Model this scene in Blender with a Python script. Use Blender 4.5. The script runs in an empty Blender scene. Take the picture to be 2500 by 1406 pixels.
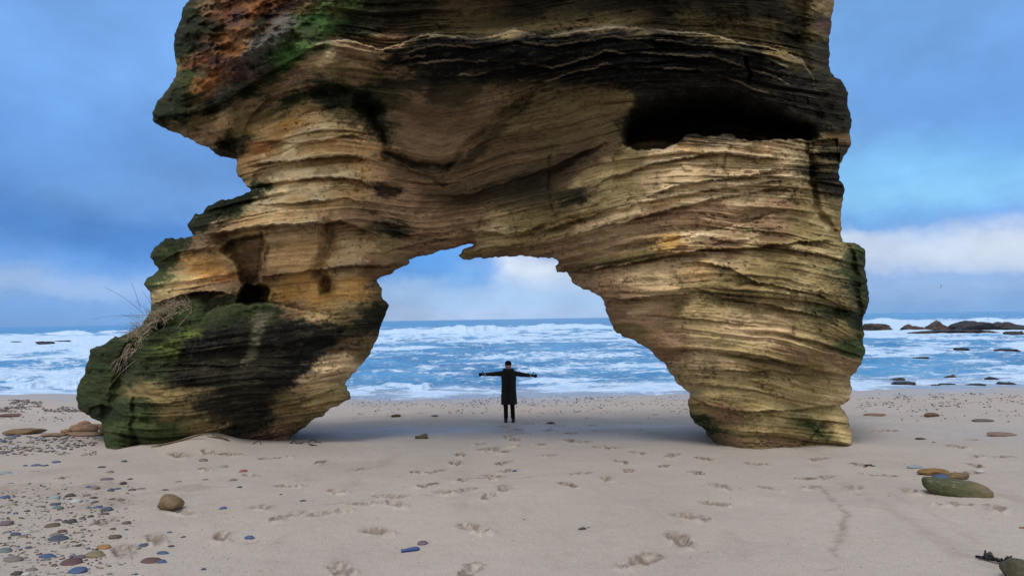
import bpy, bmesh, math, random
import numpy as np
from mathutils import Vector, Matrix

# ------------------------------------------------------------------ camera maths
F = 1400.0                       # focal length in photo pixels (photo 2500 x 1406)
PITCH = math.atan(75.7 / F)
ROLL = math.atan(0.0159)
fv = np.array([0, math.cos(PITCH), math.sin(PITCH)])
u0 = np.array([0, -math.sin(PITCH), math.cos(PITCH)])
r0 = np.array([1.0, 0, 0])
rv = r0 * math.cos(ROLL) - u0 * math.sin(ROLL)
uv = u0 * math.cos(ROLL) + r0 * math.sin(ROLL)
SEA = -4.0

def ray(px, py):
    """direction with unit forward (world Y) component"""
    a = (np.asarray(px, float) - 1250.0) / F
    b = -(np.asarray(py, float) - 703.0) / F
    d = fv + a[..., None] * rv + b[..., None] * uv
    return d / d[..., 1:2]

def pt(px, py, Y):
    d = ray(px, py)
    return d * np.asarray(Y, float)[..., None]

def project(P):
    P = np.asarray(P, float)
    c = P @ fv
    return 1250 + F * (P @ rv) / c, 703 - F * (P @ uv) / c

scene = bpy.context.scene
COL = scene.collection

# ------------------------------------------------------------------ noise
def _hash(ix, iy, seed):
    h = (ix.astype(np.int64) * 374761393 + iy.astype(np.int64) * 668265263 + seed * 1442695041) & 0xFFFFFFFF
    h = ((h ^ (h >> 13)) * 1274126177) & 0xFFFFFFFF
    h = ((h ^ (h >> 16)) * 2246822519) & 0xFFFFFFFF
    h = h ^ (h >> 15)
    return (h & 0xFFFFFF).astype(np.float64) / float(0x7FFFFF) - 1.0

def n2(x, y, seed=0):
    x = np.asarray(x, float); y = np.asarray(y, float)
    x, y = np.broadcast_arrays(x, y)
    xi = np.floor(x); yi = np.floor(y)
    fx = x - xi; fy = y - yi
    ux = fx * fx * fx * (fx * (fx * 6 - 15) + 10); uy = fy * fy * fy * (fy * (fy * 6 - 15) + 10)
    a = _hash(xi, yi, seed); b = _hash(xi + 1, yi, seed)
    c = _hash(xi, yi + 1, seed); d = _hash(xi + 1, yi + 1, seed)
    return (a * (1 - ux) + b * ux) * (1 - uy) + (c * (1 - ux) + d * ux) * uy

def fbm(x, y, seed=0, oct=4, gain=0.5, lac=2.03):
    s = 0; a = 1; t = 0
    for i in range(oct):
        s = s + a * n2(x, y, seed + i * 17); t += a
        a *= gain; x = x * lac + 3.1; y = y * lac + 7.7
    return s / t * 1.5

def ridged(x, y, seed=0, oct=4):
    s = 0; a = 1; t = 0
    for i in range(oct):
        s = s + a * (1 - 2 * np.abs(n2(x, y, seed + i * 31))); t += a
        a *= 0.5; x = x * 2.07 + 1.3; y = y * 2.07 + 4.1
    return s / t

def sstep(a, b, x):
    t = np.clip((x - a) / (b - a), 0, 1)
    return t * t * (3 - 2 * t)

def idw(px, py, pts, vals, power=4.0, soft=15.0):
    pts = np.asarray(pts, float); vals = np.asarray(vals, float)
    if vals.ndim == 1: vals = vals[:, None]
    num = np.zeros(px.shape + (vals.shape[1],)); den = np.zeros(px.shape)
    for (x, y), v in zip(pts, vals):
        w = 1.0 / ((px - x) ** 2 + (py - y) ** 2 + soft * soft) ** (power / 2)
        num += w[..., None] * v; den += w
    return num / den[..., None]

def tps(pts, vals, reg=0.0):
    pts = np.asarray(pts, float) / 1000.0; vals = np.asarray(vals, float)
    n = len(pts)
    d2 = ((pts[:, None] - pts[None]) ** 2).sum(-1)
    K = np.where(d2 > 0, d2 * np.log(np.maximum(d2, 1e-12)), 0) + reg * np.eye(n)
    A = np.zeros((n + 3, n + 3)); A[:n, :n] = K
    A[:n, n] = 1; A[:n, n + 1:] = pts; A[n, :n] = 1; A[n + 1:, :n] = pts.T
    b = np.zeros(n + 3); b[:n] = vals
    w = np.linalg.solve(A, b)
    def ev(px, py):
        x = px / 1000.0; y = py / 1000.0
        out = w[n] + w[n + 1] * x + w[n + 2] * y
        for i in range(n):
            d2 = (x - pts[i, 0]) ** 2 + (y - pts[i, 1]) ** 2
            out = out + w[i] * d2 * np.log(np.maximum(d2, 1e-12))
        return out
    return ev

def inpoly(px, py, poly):
    poly = np.asarray(poly, float)
    ins = np.zeros(px.shape, bool)
    x1, y1 = poly[-1]
    for x2, y2 in poly:
        if y1 != y2:
            c = ((y2 > py) != (y1 > py)) & (px < (x1 - x2) * (py - y2) / (y1 - y2) + x2)
            ins ^= c
        x1, y1 = x2, y2
    return ins

def segdist(px, py, poly, closed=True):
    """distance to polyline, and nearest point"""
    poly = np.asarray(poly, float)
    best = np.full(px.shape, 1e18); nx = np.zeros(px.shape); ny = np.zeros(px.shape)
    n = len(poly)
    for i in range(n if closed else n - 1):
        ax, ay = poly[i]; bx, by = poly[(i + 1) % n]
        dx, dy = bx - ax, by - ay; L = dx * dx + dy * dy + 1e-9
        t = np.clip(((px - ax) * dx + (py - ay) * dy) / L, 0, 1)
        qx = ax + t * dx; qy = ay + t * dy
        d = (px - qx) ** 2 + (py - qy) ** 2
        m = d < best
        best = np.where(m, d, best); nx = np.where(m, qx, nx); ny = np.where(m, qy, ny)
    return np.sqrt(best), nx, ny

def polymask(px, py, poly, soft):
    x0, y0 = np.min(poly, 0) - soft * 2; x1, y1 = np.max(poly, 0) + soft * 2
    out = np.zeros(px.shape)
    m = (px > x0) & (px < x1) & (py > y0) & (py < y1)
    if not m.any(): return out
    a, b = px[m], py[m]
    d, _, _ = segdist(a, b, poly)
    d = np.where(inpoly(a, b, poly), d, -d)
    out[m] = sstep(-soft, soft, d)
    return out

def up(coarse, cx, cy, px, py):
    """bilinear sample of a coarse regular grid"""
    x = np.clip((px - cx[0]) / (cx[1] - cx[0]), 0, len(cx) - 1.001); y = np.clip((py - cy[0]) / (cy[1] - cy[0]), 0, len(cy) - 1.001)
    xi = x.astype(int); yi = y.astype(int); fx = x - xi; fy = y - yi
    if coarse.ndim == 3: fx = fx[..., None]; fy = fy[..., None]
    return (coarse[yi, xi] * (1 - fx) + coarse[yi, xi + 1] * fx) * (1 - fy) + (coarse[yi + 1, xi] * (1 - fx) + coarse[yi + 1, xi + 1] * fx) * fy

# ------------------------------------------------------------------ object helpers
def tag(o, label=None, cat=None, group=None, kind=None):
    if label: o['label'] = label
    if cat: o['category'] = cat
    if group: o['group'] = group
    if kind: o['kind'] = kind
    return o

def empty(name, loc=(0, 0, 0), rz=0.0):
    o = bpy.data.objects.new(name, None); COL.objects.link(o)
    o.location = loc; o.rotation_euler = (0, 0, rz); o.empty_display_size = 0.2
    return o

def mesh_np(name, V, Q, cols=None, attrs=None, smooth=True, normals=None):
    me = bpy.data.meshes.new(name)
    V = np.asarray(V, np.float32); Q = np.asarray(Q, np.int32)
    k = Q.shape[1]
    me.vertices.add(len(V)); me.vertices.foreach_set('co', V.ravel())
    me.loops.add(Q.size); me.loops.foreach_set('vertex_index', Q.ravel())
    me.polygons.add(len(Q)); me.polygons.foreach_set('loop_start', np.arange(0, Q.size, k, dtype=np.int32))
    me.update(calc_edges=True)
    if smooth: me.polygons.foreach_set('use_smooth', np.ones(len(Q), bool))
    if cols is not None:
        a = me.color_attributes.new('Col', 'FLOAT_COLOR', 'POINT')
        c = np.ones((len(V), 4), np.float32); c[:, :3] = cols
        a.data.foreach_set('color', c.ravel())
    for nme, arr in (attrs or {}).items():
        a = me.attributes.new(nme, 'FLOAT', 'POINT')
        a.data.foreach_set('value', np.asarray(arr, np.float32).ravel())
    if normals is not None:
        me.normals_split_custom_set_from_vertices(np.asarray(normals, np.float32))
    me.validate()
    return me

def obj(name, me, mat=None, parent=None):
    o = bpy.data.objects.new(name, me); COL.objects.link(o)
    if mat is not None:
        if len(me.materials) == 0: me.materials.append(mat)
    if parent is not None: o.parent = parent
    return o

def bm_mesh(name, bm, smooth=True):
    me = bpy.data.meshes.new(name); bm.to_mesh(me); bm.free()
    if smooth: me.polygons.foreach_set('use_smooth', np.ones(len(me.polygons), bool))
    return me

def vnormals(V, Q):
    a = V[Q[:, 2]] - V[Q[:, 0]]; b = V[Q[:, 3]] - V[Q[:, 1]]
    n = np.cross(a, b)
    N = np.zeros_like(V)
    for k in range(4): np.add.at(N, Q[:, k], n)
    return N / np.maximum(np.linalg.norm(N, axis=1, keepdims=True), 1e-12)

# ------------------------------------------------------------------ node helpers
class NT:
    def __init__(s, tree): s.t = tree; s.n = tree.nodes; s.l = tree.links
    def node(s, typ, **kw):
        n = s.n.new(typ)
        for k, v in kw.items(): setattr(n, k, v)
        return n
    def put(s, sock, v):
        if isinstance(v, bpy.types.NodeSocket): s.l.new(v, sock)
        elif v is not None:
            if hasattr(sock.default_value, '__len__') and not hasattr(v, '__len__'): v = [v] * len(sock.default_value)
            if hasattr(sock.default_value, '__len__') and len(sock.default_value) == 4 and len(v) == 3: v = (*v, 1)
            sock.default_value = v
    def math(s, op, a, b=None, c=None, clamp=False):
        n = s.node('ShaderNodeMath', operation=op, use_clamp=clamp)
        s.put(n.inputs[0], a)
        if b is not None: s.put(n.inputs[1], b)
        if c is not None: s.put(n.inputs[2], c)
        return n.outputs[0]
    def vmath(s, op, a, b=None, scale=None):
        n = s.node('ShaderNodeVectorMath', operation=op); s.put(n.inputs[0], a)
        if b is not None: s.put(n.inputs[1], b)
        if scale is not None: s.put(n.inputs[3], scale)
        return n.outputs[0]
    def mix(s, f, a, b, mode='MIX'):
        n = s.node('ShaderNodeMix', data_type='RGBA', blend_type=mode, clamp_factor=True)
        s.put(n.inputs[0], f); s.put(n.inputs[6], a); s.put(n.inputs[7], b)
        return n.outputs[2]
    def noise(s, vec, scale, detail=4, rough=0.55, dim='3D', dist=0.0):
        n = s.node('ShaderNodeTexNoise', noise_dimensions=dim); s.put(n.inputs['Vector'], vec)
        n.inputs['Scale'].default_value = scale; n.inputs['Detail'].default_value = detail
        n.inputs['Roughness'].default_value = rough; n.inputs['Distortion'].default_value = dist
        return n.outputs[0]
    def ramp(s, f, stops):
        n = s.node('ShaderNodeValToRGB'); s.put(n.inputs[0], f)
        cr = n.color_ramp
        while len(cr.elements) < len(stops): cr.elements.new(0.5)
        for e, (p, c) in zip(cr.elements, stops): e.position = p; e.color = (*c, 1) if hasattr(c, '__len__') else (c, c, c, 1)
        return n.outputs[0]
    def maprange(s, v, a, b, c=0.0, d=1.0, smooth=False):
        n = s.node('ShaderNodeMapRange'); n.interpolation_type = 'SMOOTHSTEP' if smooth else 'LINEAR'
        s.put(n.inputs[0], v)
        for i, q in enumerate((a, b, c, d)): n.inputs[1 + i].default_value = q
        return n.outputs[0]
    def attr(s, name, col=False):
        n = s.node('ShaderNodeAttribute', attribute_name=name)
        return n.outputs[0] if col else n.outputs[2]
    def xyz(s, x, y, z):
        n = s.node('ShaderNodeCombineXYZ'); s.put(n.inputs[0], x); s.put(n.inputs[1], y); s.put(n.inputs[2], z); return n.outputs[0]
    def sep(s, v):
        n = s.node('ShaderNodeSeparateXYZ'); s.put(n.inputs[0], v); return n.outputs
    def bump(s, h, strength=0.5, dist=0.02, normal=None):
        n = s.node('ShaderNodeBump'); n.inputs['Strength'].default_value = strength; n.inputs['Distance'].default_value = dist
        s.put(n.inputs['Height'], h)
        if normal is not None: s.put(n.inputs['Normal'], normal)
        return n.outputs[0]

def new_mat(name, rough=0.9, spec=0.25, color=None):
    m = bpy.data.materials.new(name); m.use_nodes = True
    t = NT(m.node_tree); b = m.node_tree.nodes['Principled BSDF']
    b.inputs['Roughness'].default_value = rough; b.inputs['Specular IOR Level'].default_value = spec
    if color: b.inputs['Base Color'].default_value = (*color, 1)
    return m, t, b

def objcoord(t): return t.node('ShaderNodeTexCoord').outputs['Object']
def poscoord(t): return t.node('ShaderNodeNewGeometry').outputs['Position']

def simple_mat(name, c1, c2=None, scale=8, rough=0.85, spec=0.25, bump=0.3, bdist=0.01, speck=None):
    m, t, b = new_mat(name, rough, spec)
    co = objcoord(t)
    n = t.noise(co, scale, 5, 0.6)
    c2 = c2 or tuple(x * 0.65 for x in c1)
    c = t.mix(t.maprange(n, 0.35, 0.65), c2, c1)
    if speck: c = t.mix(t.maprange(t.noise(co, scale * 7, 2), 0.62, 0.68), c, speck)
    t.put(b.inputs['Base Color'], c)
    if bump: t.put(b.inputs['Normal'], t.bump(t.noise(co, scale * 3, 4), bump, bdist))
    return m
# ------------------------------------------------------------------ ground
def gz(X, Y, fine=False):
    X = np.asarray(X, float); Y = np.asarray(Y, float)
    s = 1.0 + np.interp(X, [-40, -28, -12, 0, 20, 40], [-0.2, -0.16, -0.03, 0, -0.035, -0.05]) * sstep(9, 26, Y)
    Ye = Y * s
    z = np.where(Ye < 17, -1.33 - 0.098 * Ye, -1.33 - 0.098 * 17 - 0.0815 * (Ye - 17))
    z = np.where(Ye > 40, -1.33 - 1.666 - 0.0815 * 23 - 0.05 * (Ye - 40), z)
    z = np.where(Y < 0, -1.33 - 0.05 * Y, z)
    z = np.minimum(z, 3.0)
    # sand drifted against the foot of the rock
    for (cx, cy, sx, sy, a) in ((-6.1, 11.6, 0.62, 0.9, 0.27), (-5.0, 11.8, 1.0, 0.8, 0.07), (5.9, 10.15, 0.5, 0.5, 0.06), (-7.1, 11.5, 0.5, 0.6, 0.06)):
        z = z + a * np.exp(-((X - cx) / sx) ** 2 - ((Y - cy) / sy) ** 2)
    amp = sstep(1.5, 5, np.hypot(X, Y))
    z = z + amp * (0.035 * fbm(X * 0.45, Y * 0.45, 5, 3) + 0.010 * fbm(X * 1.6, Y * 1.6, 9, 3))
    # shingle bank at the far left
    z = z + 0.10 * np.exp(-((X + 10.3) / 2.2) ** 2 - ((Y - 11.6) / 0.8) ** 2)
    return z

def ground_px(px, py):
    """where the sight line of a photo pixel meets the sand"""
    px = np.asarray(px, float); py = np.asarray(py, float)
    d = ray(px, py)
    lo = np.full(px.shape, 1.0); hi = np.full(px.shape, 1.0); done = np.zeros(px.shape, bool)
    for Yt in np.geomspace(1.2, 60, 90):
        under = (d[..., 2] * Yt < gz(d[..., 0] * Yt, np.full(px.shape, Yt))) & ~done
        hi = np.where(under, Yt, hi); done |= under
        lo = np.where(~done, Yt, lo)
    hi = np.where(done, hi, 60)
    for _ in range(14):
        m = 0.5 * (lo + hi)
        u = d[..., 2] * m < gz(d[..., 0] * m, m)
        hi = np.where(u, m, hi); lo = np.where(u, lo, m)
    Y = 0.5 * (lo + hi)
    return np.stack([d[..., 0] * Y, Y, gz(d[..., 0] * Y, Y)], -1)

FOOT = [(435,1112),(505,1104),(562,1109),(672,1118),(500,1145),(610,1160),(700,1187),(780,1130),(885,1145),(820,1200),(640,1238),
 (800,1252),(895,1228),(965,1232),(920,1298),(828,1390),(1155,1289),(1150,1393),(1190,1212),(1015,1153),(1062,1151),(1130,1171),(1045,1184),
 (1112,1130),(1122,1111),(1205,1162),(1228,1130),(1231,1104),(1258,1088),(1256,1075),(1254,1061),(1262,1048),(1228,1041),(1290,1034),
 (1345,1035),(1393,1058),(1385,1074),(1400,1077),(1425,1080),(1450,1050),(1441,1038),(1385,1182),(1415,1156),(1335,1113),(1498,1094),(1520,1128),
 (1556,1105),(1620,1138),(1660,1318),(1673,1261),(1565,1370),(1700,1155),(1760,1187),(1745,1230),(1880,1193),(1850,1133),(1955,1168),(2020,1165),
 (2085,1193),(1985,1190),(2100,1135),(2146,1160),(2222,1200),(2165,1052),(2335,1090),(2390,1114),(2380,1136),(2365,1155),(2430,1240),
 (448,1250),(1170,1085),(1190,1168),(1230,1190),(960,1016),(1030,1008),(1062,1016),(1408,1005),(1478,1003),(1100,1003),(880,1011),(540,1310),
 (1080,1203),(700,1260),(1280,1003),(1330,1010),(1600,1012),(1240,1150),(950,1212),(1130,1198),(1700,1262),(2330,1232),(2380,1075),(2450,1115),
 (1340,1050),(1365,1040),(1240,1066),(1275,1057),(1180,1098),(1205,1096),(1640,1112),(1720,1120),(2000,1120),(1460,1092),(1535,1150),(90,1150),(160,1165),
 (250,1275),(300,1345),(380,1315),(1480,1168),(1320,1085)]

def build_ground():
    rs = np.random.RandomState(4)
    th_f = np.arange(-58, 58.01, 0.095)
    th_b = np.arange(58.5, 302, 2.5)
    th = np.radians(np.concatenate([th_f, th_b]))
    r = np.concatenate([[0.4, 0.9, 1.4, 1.9, 2.4], np.exp(np.arange(math.log(2.7), math.log(36), 0.0042)), np.geomspace(36.5, 400, 40)])
    R, T = np.meshgrid(r, th, indexing='ij')
    X = R * np.sin(T); Y = R * np.cos(T)
    Z = gz(X, Y)
    damp = np.zeros_like(Z); rough = np.zeros_like(Z)
    FP = np.array(FOOT, float)
    P = ground_px(FP[:, 0], FP[:, 1])
    for k, (fx, fy, _) in enumerate(P):
        ang = rs.normal(0.0, 0.5)
        if FP[k, 0] < 1000: ang += -0.9
        if FP[k, 0] > 1900: ang += 0.9
        sc = rs.uniform(0.9, 1.2) * (1.0 if fy < 9 else 1.25)
        L, Wd = 0.165 * sc, 0.074 * sc
        rr = math.hypot(fx, fy); tt = math.atan2(fx, fy)
        i0, i1 = np.searchsorted(r, [rr - 0.45, rr + 0.45])
        j0, j1 = np.searchsorted(th[:len(th_f)], [tt - 0.45 / rr, tt + 0.45 / rr])
        if i1 <= i0 or j1 <= j0: continue
        sl = (slice(i0, i1), slice(j0, j1))
        dx = X[sl] - fx; dy = Y[sl] - fy
        a = dx * math.sin(ang) + dy * math.cos(ang); b = dx * math.cos(ang) - dy * math.sin(ang)
        w = Wd * (1 - 0.22 * np.cos(a / L * 2.2 + 0.6)) * (1 + 0.18 * fbm(X[sl] * 9, Y[sl] * 9, k, 2))
        q = np.sqrt((a / L) ** 2 + (b / w) ** 2)
        nz = fbm(X[sl] * 16, Y[sl] * 16, 50 + k, 3)
        deep = rs.uniform(0.036, 0.058) * (1.0 if fy < 9 else 1.35)
        heel = 0.75 + 0.35 * (a / L)
        dep = -deep * heel * (1 - sstep(0.55, 1.0, q))
        rim = 0.34 * deep * np.exp(-((q - 1.22) / 0.24) ** 2) * np.clip(0.55 + 0.8 * nz, 0, 1) * (1.0 + 0.8 * np.sign(-a) * np.clip(np.abs(a) / L, 0, 1))
        crumb = 0.26 * deep * np.clip(nz, -0.3, 0.5) * np.exp(-(((a + 0.75 * L) / (0.7 * L)) ** 2 + (b / (1.3 * w)) ** 2))
        tread = 0.0014 * np.sin(a * 210) * (q < 0.7)
        Z[sl] += dep + rim + crumb + tread
        damp[sl] = np.maximum(damp[sl], (0.75 if fy < 7 else 1.0) * np.clip(np.clip(1.45 - q, 0, 1) * 1.7 * rs.uniform(0.7, 1) * (0.62 + 0.8 * fbm(X[sl] * 26, Y[sl] * 26, 150 + k, 3)) + 0.8 * np.exp(-((q - 1.0) / .12) ** 2) * sstep(-.1, .5, nz), 0, 1))
        rough[sl] = np.maximum(rough[sl], np.exp(-(q / 1.5) ** 2))
    # scuffed drag marks between prints, pits around the pebbles
    Pl = sstep(0.1, 0.55, fbm(X * 1.1 + 4, Y * 1.1, 77, 3)) * sstep(-1.2, -3.2, X) * sstep(9.5, 7.5, Y) * (R < 30)
    Z += Pl * 0.014 * fbm(X * 7, Y * 7, 81, 4)
    for pl, wd, am in (([(1990,1135),(2090,1200),(2200,1262),(2300,1322),(2420,1392)], .10, .20), ([(2000,1185),(2060,1250),(2070,1290),(2040,1330),(2052,1372),(1990,1404)], .035, .5), ([(2150,1190),(2300,1270),(2490,1380)], .05, .16),
                       ([(800,1228),(900,1216),(1000,1205),(1100,1202),(1180,1190),(1250,1182)], .03, .55), ([(1190,1170),(1270,1166),(1330,1158)], .03, .5), ([(540,1314),(620,1322),(700,1318)], .03, .4), ([(1150,1205),(1200,1196),(1250,1190)], .02, .5)):
        W = ground_px(np.array([p[0] for p in pl]), np.array([p[1] for p in pl]))[:, :2]
        mm = (X > W[:, 0].min() - .3) & (X < W[:, 0].max() + .3) & (Y > W[:, 1].min() - .3) & (Y < W[:, 1].max() + .3)
        d, _, _ = segdist(X[mm] + .03 * fbm(X[mm] * 5, Y[mm] * 5, 91, 3), Y[mm] + .05 * fbm(X[mm] * 3, Y[mm] * 3, 92, 3), W, closed=False)
        k_ = np.exp(-(d / wd) ** 2) * np.clip(.5 + .9 * fbm(X[mm] * 8, Y[mm] * 8, 93, 3), 0, 1)
        damp[mm] = np.maximum(damp[mm], am * k_); Z[mm] -= .012 * k_ * (am > .3)
    near = (R < 14) & (np.cos(T) > 0.4)
    Z[near] += 0.0026 * fbm(X[near] * 22, Y[near] * 22, 83, 3)
    # how wet the sand is: the scoured floor below the arch and the swash
    wet = 0.75 * np.exp(-((X + 0.2) / 5.6) ** 4 - ((Y - 14.3) / 2.7) ** 2) + sstep(-3.35, -3.85, Z) * 0.9
    wet += 0.5 * np.exp(-((X - 10) / 3.5) ** 2 - ((Y - 11.5) / 2.5) ** 2)
    wet *= 0.8 + 0.3 * fbm(X * 0.5, Y * 0.8, 90, 3)
    nr, nt = R.shape
    V = np.stack([X, Y, Z], -1).reshape(-1, 3)
    idx = np.arange(nr * nt).reshape(nr, nt); idn = np.roll(idx, -1, axis=1)
    Q = np.stack([idx[:-1], idx[1:], idn[1:], idn[:-1]], -1).reshape(-1, 4)
    # centre fan closed by a small quad-ish cap
    me = mesh_np('sand', V, Q, attrs={'damp': damp.ravel(), 'wet': np.clip(wet, 0, 1).ravel(), 'pebbly': Pl.ravel()})
    m, t, b = new_mat('sand', 0.95, 0.15)
    co = poscoord(t)
    g1 = t.noise(co, 0.5, 4); g2 = t.noise(co, 140, 2, 0.7); g3 = t.noise(co, 48, 3, 0.75); g4 = t.noise(co, 6, 4, 0.6)
    c = t.mix(t.maprange(g1, 0.3, 0.7), (0.316, 0.288, 0.265), (0.358, 0.328, 0.303))
    c = t.mix(t.maprange(g2, 0.3, 0.7), t.vmath('SCALE', c, scale=0.72), t.vmath('SCALE', c, scale=1.28))
    c = t.mix(t.math('MULTIPLY', t.maprange(g3, 0.64, 0.72), 0.6), c, (0.10, 0.085, 0.075))
    c = t.mix(t.math('MULTIPLY', t.maprange(g4, 0.5, 0.75), 0.25), c, (0.25, 0.21, 0.17))
    st = t.noise(t.vmath('MULTIPLY', co, (0.8, 0.35, 0.5)), 1.3, 5, 0.65)
    c = t.mix(t.math('MULTIPLY', t.maprange(st, 0.58, 0.72), 0.30), c, (0.17, 0.145, 0.13))
    dm = t.attr('damp'); wt = t.attr('wet'); pb = t.attr('pebbly')
    c = t.mix(t.math('MULTIPLY', dm, 0.88), c, (0.105, 0.076, 0.055))
    c = t.mix(t.math('MULTIPLY', pb, 0.4), c, (0.2, 0.175, 0.145))
    c = t.mix(t.math('MULTIPLY', wt, 0.5), c, (0.24, 0.235, 0.245))
    t.put(b.inputs['Base Color'], c)
    t.put(b.inputs['Roughness'], t.maprange(wt, 0, 1, 0.95, 0.24))
    t.put(b.inputs['Specular IOR Level'], t.maprange(wt, 0, 1, 0.15, 0.5))
    bh = t.math('ADD', t.math('MULTIPLY', g2, 0.5), t.math('MULTIPLY', g3, 1.0))
    nb = t.bump(bh, 0.35, 0.012); n_ = m.node_tree.nodes[nb.node.name]; t.put(n_.inputs['Strength'], t.maprange(wt, 0, .8, 0.35, 0.06)); t.put(b.inputs['Normal'], nb)
    o = obj('sand', me, m); tag(o, kind='structure')
    return o
# ------------------------------------------------------------------ the rock arch
OUT = [(468,-20),(462,0),(448,21),(444,31),(435,57),(425,85),(424,101),(427,114),(426,139),(432,159),(431,176),(420,199),(407,222),(387,247),(371,276),
(371,293),(390,309),(418,321),(447,334),(472,344),(489,356),(509,361),(532,380),(549,385),(575,390),(575,401),(579,431),(590,440),(599,452),(610,464),
(593,471),(569,485),(536,491),(509,502),(497,519),(476,523),(464,538),(457,550),(461,564),(474,573),(461,579),(435,583),(405,585),(387,595),(367,615),
(364,628),(375,635),(379,646),(387,658),(375,673),(360,679),(349,694),(360,707),(367,715),(369,739),(367,762),(350,785),(330,806),(308,816),(279,822),(250,840),
(221,854),(218,875),(207,898),(205,914),(194,930),(189,949),(191,958),(186,971),(191,994),(202,1006),(224,1019),(244,1030),(248,1045),(253,1064),(256,1086),
(262,1130),(690,1130),(701,1081),(708,1067),(727,1054),(746,1043),(759,1026),(784,1016),(807,997),(836,984),(855,971),(853,958),(845,942),(839,938),
(855,920),(874,898),(896,875),(912,846),(925,821),(933,789),(943,766),(949,747),(938,733),(932,715),(934,706),(928,700),(922,683),(948,671),(966,661),(987,647),
(1002,643),(999,634),(1014,629),(1037,623),(1071,615),(1099,606),(1125,600),(1158,596),(1136,610),(1118,626),(1133,635),(1162,630),(1199,629),(1242,628),
(1278,625),(1310,629),(1313,633),(1321,629),(1355,633),(1367,645),(1357,650),(1360,667),(1382,664),(1389,674),(1401,690),(1421,704),(1452,716),(1466,724),
(1473,737),(1478,755),(1486,768),(1486,781),(1500,804),(1523,820),(1546,830),(1572,848),(1599,866),(1628,894),(1638,915),(1658,940),(1684,959),(1679,984),
(1684,1013),(1700,1036),(1723,1049),(1726,1062),(1743,1080),(1760,1130),(2085,1130),(2081,1085),(2081,1069),(2076,1043),(2067,1013),(2052,990),(2076,974),
(2080,948),(2073,928),(2089,909),(2103,886),(2112,866),(2109,837),(2106,801),(2106,774),(2114,765),(2116,748),(2121,722),(2119,696),(2113,679),(2112,650),
(2116,629),(2110,608),(2086,594),(2056,590),(2053,569),(2056,560),(2052,539),(2059,479),(2062,458),(2050,440),(2050,413),(2052,399),(2062,378),(2074,360),
(2076,330),(2077,313),(2079,293),(2069,265),(2070,228),(2060,205),(2049,192),(2038,188),(2029,176),(2023,156),(2026,114),(2021,91),(2026,77),(2032,65),
(2029,48),(2036,9),(2038,-20),(2020,-90),(1960,-190),(1800,-260),(1500,-300),(1000,-310),(680,-270),(540,-190),(490,-90)]

DEPTH = [  # photo pixel -> forward distance in metres: the large forms of the rock face
(280,1090,11.35),(350,1091,11.55),(420,1085,11.5),(510,1075,11.6),(600,1085,11.75),(700,1081,12.05),(220,970,12.4),(225,880,12.6),(300,1000,11.35),(330,850,11.7),
(400,850,11.25),(600,900,11.15),(600,770,11.25),(480,770,11.5),(800,800,11.6),(930,760,12.2),(850,940,12.1),(760,1020,12.1),(560,1000,11.25),(700,950,11.5),
(380,690,12.3),(500,660,11.9),(760,620,11.65),(760,725,11.85),(870,610,11.9),(910,690,12.3),(480,560,11.6),(600,530,11.05),(750,505,10.85),(520,545,11.2),(960,640,12.5),
(600,430,11.6),(740,425,11.05),(740,320,11.0),(640,340,11.3),(880,410,11.3),(380,285,10.7),(480,335,11.1),(560,330,11.3),(650,235,10.8),(720,180,10.25),
(800,180,10.05),(800,120,9.75),(450,150,10.5),(600,100,9.95),(750,40,9.95),(490,0,10.5),(620,0,10.0),(600,-150,10.3),(480,240,10.4),
(1000,140,9.6),(1250,105,9.25),(1500,105,9.1),(1750,125,9.1),(1930,195,9.3),(1250,40,10.1),(1600,30,10.0),(1250,-200,8.95),(1800,-140,8.9),(1000,-100,9.3),(1500,-280,8.7),(2000,50,10.4),
(1000,230,10.35),(1250,215,10.4),(1450,230,10.35),(1100,300,10.95),(1000,300,10.9),(1080,400,11.3),(1300,330,11.05),(1500,330,10.8),(1300,480,11.75),(1100,490,11.9),
(1100,580,12.6),(1200,600,12.3),(1000,550,12.3),(1450,440,11.1),(1400,550,11.5),(1300,600,11.9),(1370,650,12.0),(1450,690,11.6),
(1600,420,10.3),(1600,370,10.4),(1750,350,9.95),(1920,360,9.75),(1900,480,9.8),(1700,500,10.1),(1550,590,10.7),(1950,570,9.95),(1800,560,10.05),(2030,470,10.2),
(2040,300,10.0),(2050,230,9.95),(1800,250,10.1),(1650,250,10.3),(1950,610,9.55),(1700,660,9.95),(2080,660,10.2),(1520,690,11.0),(1520,790,11.3),(1650,850,10.5),
(1850,800,9.55),(2070,800,9.95),(1750,950,10.2),(1900,930,9.75),(2050,950,10.2),(1844,1096,9.9),(1930,1090,10.15),(1745,1080,10.8),(2075,1094,9.85),(1990,1086,10.3),
(1900,1020,10.0),(1690,980,10.8),(1800,1020,10.2)]

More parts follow.
